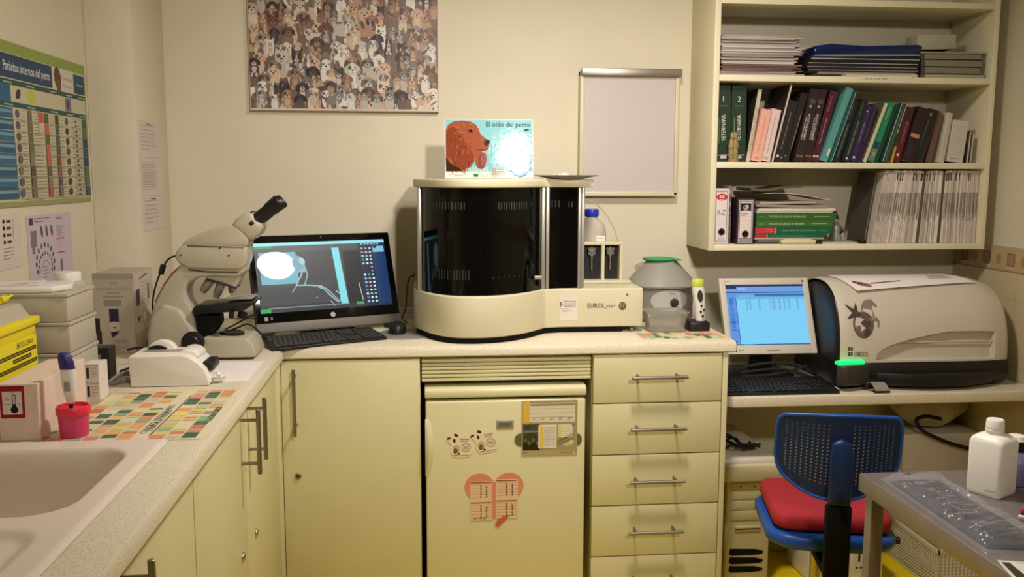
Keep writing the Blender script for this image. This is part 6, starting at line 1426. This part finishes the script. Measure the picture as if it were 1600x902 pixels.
# waste bins
t = thing('waste_bin', 'round olive-grey waste bin in the shadow behind the chair', 'bin', (1.42, 3.30, 0))
b = MB('old_pc_plastic'); b.lathe([(.075, .0006), (.085, .004), (.118, .262), (.122, .266), (.122, .275), (.115, .275), (.083, .01), (0, .01)], (1.40, 3.30, 0), 36, cap=(1, 0)); b.build('body', t)
t = thing('pedal_box', 'white box with a black mark and label standing under the chair', 'box', (1.49, 3.02, 0))
b = MB('white_plastic'); b.box(1.372, 1.628, 2.90, 3.14, .0006, .215, bev=.010, seg=3); b.build('body', t)
b = MB('ink_satin', (216, 208, 190)); b.box(1.518, 1.556, 2.8985, 2.9005, .060, .150, 'ink_satin', (222, 214, 196)); b.frame((1.518, 2.8985, .060), (1, 0, 0), (0, 0, 1), 'ink_satin'); b.rect(.014, .035, .022, .078, (30, 26, 22)); b.rect(.006, .010, .014, .018, (50, 44, 36)); b.rect(.022, .010, .030, .018, (50, 44, 36)); b.build('label', t, 'white label with a black exclamation-like mark', smooth=False)

# perforated crate
t = thing('plastic_crate', 'cream perforated plastic crate on the floor under the steel table', 'crate', (1.95, 3.0, 0))
def lattice(p0, ux, uz, W, H, n, m_, name):
    b = MB('ivory_plastic'); p0 = Vector(p0); ux = Vector(ux); uz = Vector(uz); nn = ux.cross(uz) * .002
    def bar(u0, v0, u1, v1):
        q_ = [p0 + ux * a + uz * c_ for a, c_ in ((u0, v0), (u1, v0), (u1, v1), (u0, v1))]
        b.loft([[p - nn for p in q_], [p + nn for p in q_]])
    bar(0, 0, W, .014); bar(0, H - .016, W, H); bar(0, 0, .008, H); bar(W - .008, 0, W, H)
    for i in range(1, n): u = W * i / n; bar(u - .0016, .012, u + .0016, H - .012)
    for j in range(1, m_): v = H * j / m_; bar(.006, v - .0016, W - .006, v + .0016)
    return b.build(name, t)
CX0, CX1, CY0, CY1, CH = 1.79, 2.14, 2.835, 3.20, .150
lattice((CX0, CY1, .003), (0, -1, 0), (0, 0, 1), CY1 - CY0, CH, 26, 12, 'side_panel')['kind'] = 'stuff'
lattice((CX0, CY0, .003), (1, 0, 0), (0, 0, 1), CX1 - CX0, CH, 24, 12, 'front_panel')
b = MB('ivory_plastic'); b.box(CX0, CX1, CY0, CY1, .0006, .006); b.box(CX1 - .004, CX1, CY0, CY1, .006, CH); b.box(CX0, CX1, CY1 - .004, CY1, .006, CH); b.box(CX0 - .004, CX0 + .006, CY0 - .004, CY1, CH - .010, CH + .004); b.box(CX0, CX1, CY0 - .004, CY0 + .006, CH - .010, CH + .004); b.build('tub', t)

# boxes and bag on the right under the desk
b = MB('cardboard_white'); b.box(1.86, 2.17, 3.215, 3.44, .0006, .46, bev=.004); tag(b.build('carton'), 'tall pale carton standing against the wall under the desk', 'box')
def sack(u, v):
    a = 2 * PI * u; r_ = .5 + .5 * math.sin(PI * min(1, v * 1.02)); k = 1 + .10 * math.sin(5 * a + 2) + .06 * math.sin(11 * a + v * 9)
    return (2.01 + .145 * r_ * k * math.cos(a), 3.315 + .095 * r_ * k * math.sin(a), .4612 + .012 + .155 * v + .012 * math.sin(7 * a + 4 * v) * v)
b = MB('beige_bag'); b.surf(lambda u, v: sack(u, v), 48, 16); b.add([Vector(sack(u / 24, 1.0)) for u in range(24)], [tuple(range(24))]); b.add([Vector(sack(u / 24, 0.0)) for u in range(24)], [tuple(range(24))[::-1]])
tag(b.build('plastic_bag', angle=3), 'crumpled beige plastic bag lying on the pale carton under the desk', 'bag')
b = MB('rubber'); b.tube([(1.991, 3.19, 0.525), (1.932, 3.19, 0.537), (1.892, 3.19, 0.525), (1.915, 3.19, 0.484), (1.974, 3.19, 0.452), (2.05, 3.19, 0.422), (2.136, 3.19, 0.401), (2.226, 3.19, 0.396)], .0075, smooth=5, n=10); tag(b.build('black_hose'), 'black hose looping across the pale carton under the desk', 'hose')

# ------------------------------------------------------------------ chair
CHX, CHY = 1.185, 2.50; rz = R(-13)
t = thing('swivel_chair', 'blue plastic swivel chair with perforated back, seen from behind at the desk', 'chair', (CHX, CHY, 0), rz)
# local frame: x right, y away from the camera (towards the desk)
def rrect(cx_, cy_, hx, hy, r_, n=7, squash=0):
    out = []
    for (sx_, sy_, a0) in ((1, 1, 0), (-1, 1, PI / 2), (-1, -1, PI), (1, -1, 1.5 * PI)):
        for k in range(n):
            a = a0 + PI / 2 * k / (n - 1); out.append((cx_ + sx_ * (hx - r_) + r_ * math.cos(a), cy_ + sy_ * (hy - r_) + r_ * math.sin(a)))
    return out
b = MB('chair_blue'); rings = []
for z, g_ in ((.392, -.030), (.394, -.015), (.402, -.004), (.412, 0), (.428, 0), (.436, -.004), (.440, -.012), (.441, -.03)):
    rings.append([(x, y, z) for x, y in rrect(.012, .0, .182 + g_, .190 + g_, .085)])
b.loft(rings); b.build('seat', t, world=False, angle=1)
b = MB('cushion_red'); rings = []
for z, g_ in ((.4415, -.020), (.446, -.006), (.456, 0), (.478, 0), (.490, -.006), (.496, -.022), (.4965, -.06)):
    rings.append([(x, y, z + .003 * math.sin(x * 20) * (z > .48)) for x, y in rrect(.014, .008, .166 + g_, .172 + g_, .05)])
t2 = thing('seat_cushion', 'flat red cushion lying on the blue chair seat', 'cushion', (CHX, CHY, .4415), rz)
for r_ in rings:
    for i, p in enumerate(r_): r_[i] = (p[0], p[1], p[2] - .4405)
b.loft(rings); b.build('pad', t2, world=False, angle=1)
# back: a curved perforated shell, real holes
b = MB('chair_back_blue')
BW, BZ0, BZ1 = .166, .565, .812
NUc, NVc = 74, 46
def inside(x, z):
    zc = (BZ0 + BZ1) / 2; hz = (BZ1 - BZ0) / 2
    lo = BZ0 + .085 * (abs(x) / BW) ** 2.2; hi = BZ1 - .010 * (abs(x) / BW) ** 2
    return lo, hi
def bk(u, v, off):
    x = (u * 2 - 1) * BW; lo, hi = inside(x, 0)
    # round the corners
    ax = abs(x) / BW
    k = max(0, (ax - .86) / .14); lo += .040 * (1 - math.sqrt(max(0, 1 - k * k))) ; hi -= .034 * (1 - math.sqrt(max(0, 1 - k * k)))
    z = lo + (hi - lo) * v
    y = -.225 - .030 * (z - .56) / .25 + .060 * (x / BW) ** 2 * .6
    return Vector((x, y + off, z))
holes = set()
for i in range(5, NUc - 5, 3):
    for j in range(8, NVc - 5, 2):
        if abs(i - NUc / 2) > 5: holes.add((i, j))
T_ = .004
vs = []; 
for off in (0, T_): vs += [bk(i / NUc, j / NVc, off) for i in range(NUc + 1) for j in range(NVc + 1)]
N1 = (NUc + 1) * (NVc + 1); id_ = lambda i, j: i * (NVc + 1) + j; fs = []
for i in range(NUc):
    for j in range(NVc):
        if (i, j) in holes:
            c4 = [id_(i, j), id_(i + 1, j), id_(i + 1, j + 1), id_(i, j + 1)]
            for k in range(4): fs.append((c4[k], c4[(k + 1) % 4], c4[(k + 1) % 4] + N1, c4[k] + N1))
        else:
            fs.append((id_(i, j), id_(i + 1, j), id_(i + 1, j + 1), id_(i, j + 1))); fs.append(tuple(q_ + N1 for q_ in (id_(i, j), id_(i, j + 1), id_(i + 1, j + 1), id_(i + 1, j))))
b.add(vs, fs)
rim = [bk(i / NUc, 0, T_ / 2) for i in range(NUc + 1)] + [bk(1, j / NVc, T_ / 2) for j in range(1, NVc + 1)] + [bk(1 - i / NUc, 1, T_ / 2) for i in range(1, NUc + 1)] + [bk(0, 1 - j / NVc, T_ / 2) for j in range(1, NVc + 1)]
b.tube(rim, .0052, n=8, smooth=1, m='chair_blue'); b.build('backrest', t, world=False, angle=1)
b = MB('chair_back_blue'); b.prism([(-.030, .560), (.030, .560), (.031, .70), (.026, .735), (0, .748), (-.026, .735), (-.031, .70)], -.262, -.236, 'y', bev=.008, seg=3); b.cyl((0, -.264, .580), (0, -.270, .580), .010, n=16, m='black_plastic'); b.build('back_bracket', t, world=False)
b = MB('black_matte'); b.box(-.034, .034, -.262, -.232, .345, .5595, bev=.006); b.box(-.030, .030, -.245, .06, .345, .372, bev=.004); b.box(-.07, .07, -.07, .07, .368, .3915, bev=.003); b.build('back_support', t, world=False)
b = MB('black_plastic'); b.cyl((.12, 0, .375), (.225, -.02, .378), .006, n=10); b.cyl((.20, -.016, .378), (.235, -.022, .378), .011, n=12); b.build('lever', t, world=False)
b = MB('dark_grey_plastic'); b.cyl((0, 0, .05), (0, 0, .20), .025, n=20); b.cyl((0, 0, .19), (0, 0, .350), .016, n=18, m='steel'); b.build('gas_lift', t, world=False)
for k in range(5):
    a = 2 * PI * k / 5 + .5
    b = MB('black_plastic'); T = TR(rz=a); b.prism([(.0, .055), (.0, .085), (.06, .088), (.24, .064), (.25, .050), (.24, .046)], -.016, .016, 'y', bev=.004, T=T); lg_ = b.build('leg', t, world=False)
    b = MB('black_plastic'); c_ = Vector((.235 * math.cos(a), .235 * math.sin(a), .0255)); d_ = Vector((-math.sin(a), math.cos(a), 0))
    b.turned(c_ - d_ * .022, c_ - d_ * .004, [(0, .02), (.003, .0245), (.015, .0245), (.018, .02)], 18); b.turned(c_ + d_ * .004, c_ + d_ * .022, [(0, .02), (.003, .0245), (.015, .0245), (.018, .02)], 18); b.cyl(c_ - d_ * .006, c_ + d_ * .006, .006); b.cyl(c_ + Vector((0, 0, .0)), c_ + Vector((0, 0, .03)), .006)
    b.build('caster', lg_, world=False)

# ------------------------------------------------------------------ steel table
TZ = .750
t = thing('steel_table', 'stainless steel worktable with folded edge in the right foreground', 'table', (1.36, 1.5, 0))
TX0, TX1, TY0, TY1 = 1.035, 1.75, 1.02, 1.975
b = MB('table_steel'); b.prism([(TX0, TY0), (TX1, TY0), (TX1, TY1), (TX0 + .005, TY1), (TX0, TY1 - .005)], TZ - .004, TZ, 'z', bev=.0015)
b.box(TX0, TX0 + .0025, TY0, TY1, TZ - .042, TZ - .002, bev=.001); b.box(TX1 - .0025, TX1, TY0, TY1, TZ - .042, TZ - .002); b.box(TX0, TX1, TY1 - .0025, TY1, TZ - .042, TZ - .002, bev=.001); b.box(TX0, TX1, TY0, TY0 + .0025, TZ - .042, TZ - .002); b.build('table_top', t)
for x in (TX0 + .028, TX1 - .028):
    for y in (TY0 + .03, TY1 - .028):
        b = MB('table_steel'); b.box(x - .016, x + .016, y - .016, y + .016, .012, TZ - .006, bev=.003); lg_ = b.build('leg', t)
        b = MB('rubber'); b.cyl((x, y, .0006), (x, y, .013), .018, n=16); b.build('foot', lg_)
# white square bottle
t = thing('plastic_bottle', 'white square plastic bottle with a ribbed screw cap on the steel table', 'bottle', (1.262, 1.812, TZ))
BR = TR(1.266, 1.822, TZ, rz=R(28))
b = MB('white_plastic'); rings = []
for z, h_, r_ in ((.0006, .036, .006), (.003, .0375, .009), (.010, .0385, .010), (.118, .0385, .010), (.127, .0355, .012), (.133, .029, .014), (.1355, .021, .0155), (.136, .0165, .0160), (.141, .0165, .0160)):
    rings.append([BR @ Vector((x, y, z)) for x, y in rrect(0, 0, h_, h_, min(r_, h_ * .98), 6)])
b.loft(rings); bd = b.build('body', t, angle=1)
b = MB('white_plastic'); prof = [(.0185, .1405), (.0195, .142), (.0195, .146), (.0180, .147), (.0178, .149), (.0192, .150), (.0182, .166), (.0165, .1685), (.0, .169)]
b.lathe(prof, (0, 0, 0), 36, cap=(1, 0), T=BR); b.build('cap', t)
b = MB('ink_matte'); b.frame(BR @ Vector((-.0386, .0, 0)), (BR.to_3x3() @ Vector((0, -1, 0))), (0, 0, 1), 'ink_matte', lift=.0004); b.text('AGUA', .006, .012, .009, (150, 140, 140), width=.024); b.build('embossing', bd)
# clear bag with grey contents
b = MB('bag_grey'); 
def bagp(u, v, up):
    A_ = Vector((1.075, 1.905, 0)); B_ = Vector((1.185, 1.905, 0)); C_ = Vector((1.065, 1.53, 0)); D_ = Vector((1.185, 1.505, 0))
    p = (A_ * (1 - v) + C_ * v) * (1 - u) + (B_ * (1 - v) + D_ * v) * u
    e = min(u, 1 - u) * 2; f = min(v, 1 - v) * 2
    h = .015 * min(1, e * 2.2) ** .6 * min(1, f * 4) ** .6 * (1 + .25 * mnoise(Vector((u * 3, v * 9, 0))))
    return (p.x, p.y, TZ + .0012 + (h * 1.0 + .0006 if up else 0))
b.surf(lambda u, v: bagp(u, v, True), 30, 60); b.surf(lambda u, v: bagp(1 - u, v, False), 6, 10); t = thing('plastic_bag', 'long clear plastic bag with dark grey contents lying on the steel table', 'bag', (1.15, 1.7, TZ)); b.build('contents', t, angle=3)
b = MB('bag_film')
def bagf(u, v):
    A_ = Vector((1.060, 1.925, 0)); B_ = Vector((1.20, 1.925, 0)); C_ = Vector((1.045, 1.505, 0)); D_ = Vector((1.200, 1.485, 0))
    p = (A_ * (1 - v) + C_ * v) * (1 - u) + (B_ * (1 - v) + D_ * v) * u
    e = min(u, 1 - u) * 2; f = min(v, 1 - v) * 2
    w3 = mnoise(Vector((u * 3, v * 9, 0))) * .4 - abs(mnoise(Vector((u * 3 + v * 5, v * 26, 3)))) * .55 - abs(mnoise(Vector((u * 8 - v * 6, v * 12, 7)))) * .4 + .3
    h = .021 * min(1, e * 2.5) ** .5 * min(1, f * 6) ** .5 * (1 + w3)
    return (p.x, p.y, TZ + .002 + h)
b.surf(bagf, 60, 200); b.build('film', t, 'clear crinkled film', angle=3)
b = MB('chrome'); rd = random.Random(1)
b.tube([(1.088, 1.895, TZ + .024), (1.10, 1.905, TZ + .030), (1.118, 1.90, TZ + .028), (1.112, 1.886, TZ + .027), (1.094, 1.884, TZ + .025), (1.084, 1.878, TZ + .022)], .0013, smooth=5, closed=False); tag(b.build('wire_tie'), 'bright twisted wire at the far end of the clear bag', 'wire')
# pens and printed leaflet
def pen(p0, p1, r_, cols, name, lab):
    p0 = Vector(p0); p1 = Vector(p1); L = (p1 - p0).length; d = (p1 - p0).normalized()
    t = thing(name, lab, 'pen', tuple(p0))
    for (a, c_, rr_, m, nm) in cols:
        b = MB(m); b.turned(p0 + d * (L * a), p0 + d * (L * c_), [(0, r_ * rr_ * .8), (L * (c_ - a) * .08, r_ * rr_), (L * (c_ - a) * .92, r_ * rr_), (L * (c_ - a), r_ * rr_ * .8)], 16); b.build(nm, t)
    return t
pen((1.225, 1.655, TZ + .0085), (1.34, 1.58, TZ + .0085), .0078, ((-.06, .06, .45, 'white_plastic', 'nib_cap'), (.05, .20, 1, 'black_plastic', 'band'), (.195, .42, 1.02, 'white_plastic', 'barrel'), (.41, 1, .98, 'grey_plastic', 'cap')), 'marker_pen', 'white marker pen with a black band lying on the steel table')
pen((1.245, 1.690, TZ + .007), (1.37, 1.628, TZ + .0075), .0065, ((0, .45, 1, 'cushion_red', 'cap'), (.44, 1, .9, 'white_plastic', 'barrel')), 'marker_pen', 'red-capped white marker pen lying behind the black-banded one')
b = MB('ink_gloss', (220, 214, 206)); b.M = TR(1.050, 1.478, TZ + .0005, rz=R(-16)); b.box(0, .21, -.16, 0, 0, .0012, 'ink_gloss', (222, 216, 208)); b.frame((0, -.16, .0012), (1, 0, 0), (0, 1, 0), 'ink_gloss'); b.poly([(.004, .152), (.018, .152), (.040, .0), (.012, .0)], (24, 22, 26)); b.text('Opt', .040, .112, .036, (70, 66, 70), width=.055); b.text('ima', .10, .112, .036, (70, 66, 70), width=.06); b.scribble(.03, .155, .14, 1, .004, (150, 144, 140), .0025); b.scribble(.05, .09, .12, 5, .014, (150, 144, 140), .003)
b.M = None; tag(b.build('leaflet', smooth=False), 'glossy leaflet with a black stripe and the letters Opt on the table corner', 'leaflet')
# violet-grey cylinder and dark capped jar at the right picture edge
t = thing('spray_bottle', 'violet-grey translucent flask with a dark collar at the right picture edge', 'bottle', (1.385, 1.83, TZ))
b = MB('silver_plastic'); m_ = mat('violet_plastic', (120, 108, 142), .35, trans=.2); b = MB('violet_plastic'); b.lathe([(.046, .0006), (.050, .004), (.050, .055), (.040, .070), (.020, .076)], (1.366, 1.885, TZ), 32); b.build('body', t)
b = MB('black_plastic'); b.lathe([(.021, .076), (.024, .078), (.024, .096), (.021, .098)], (1.366, 1.885, TZ), 24); b.build('collar', t)
b = MB('white_plastic'); b.lathe([(.020, .0985), (.022, .100), (.018, .110), (0, .112)], (1.366, 1.885, TZ), 24, cap=(1, 0)); b.build('cap', t)
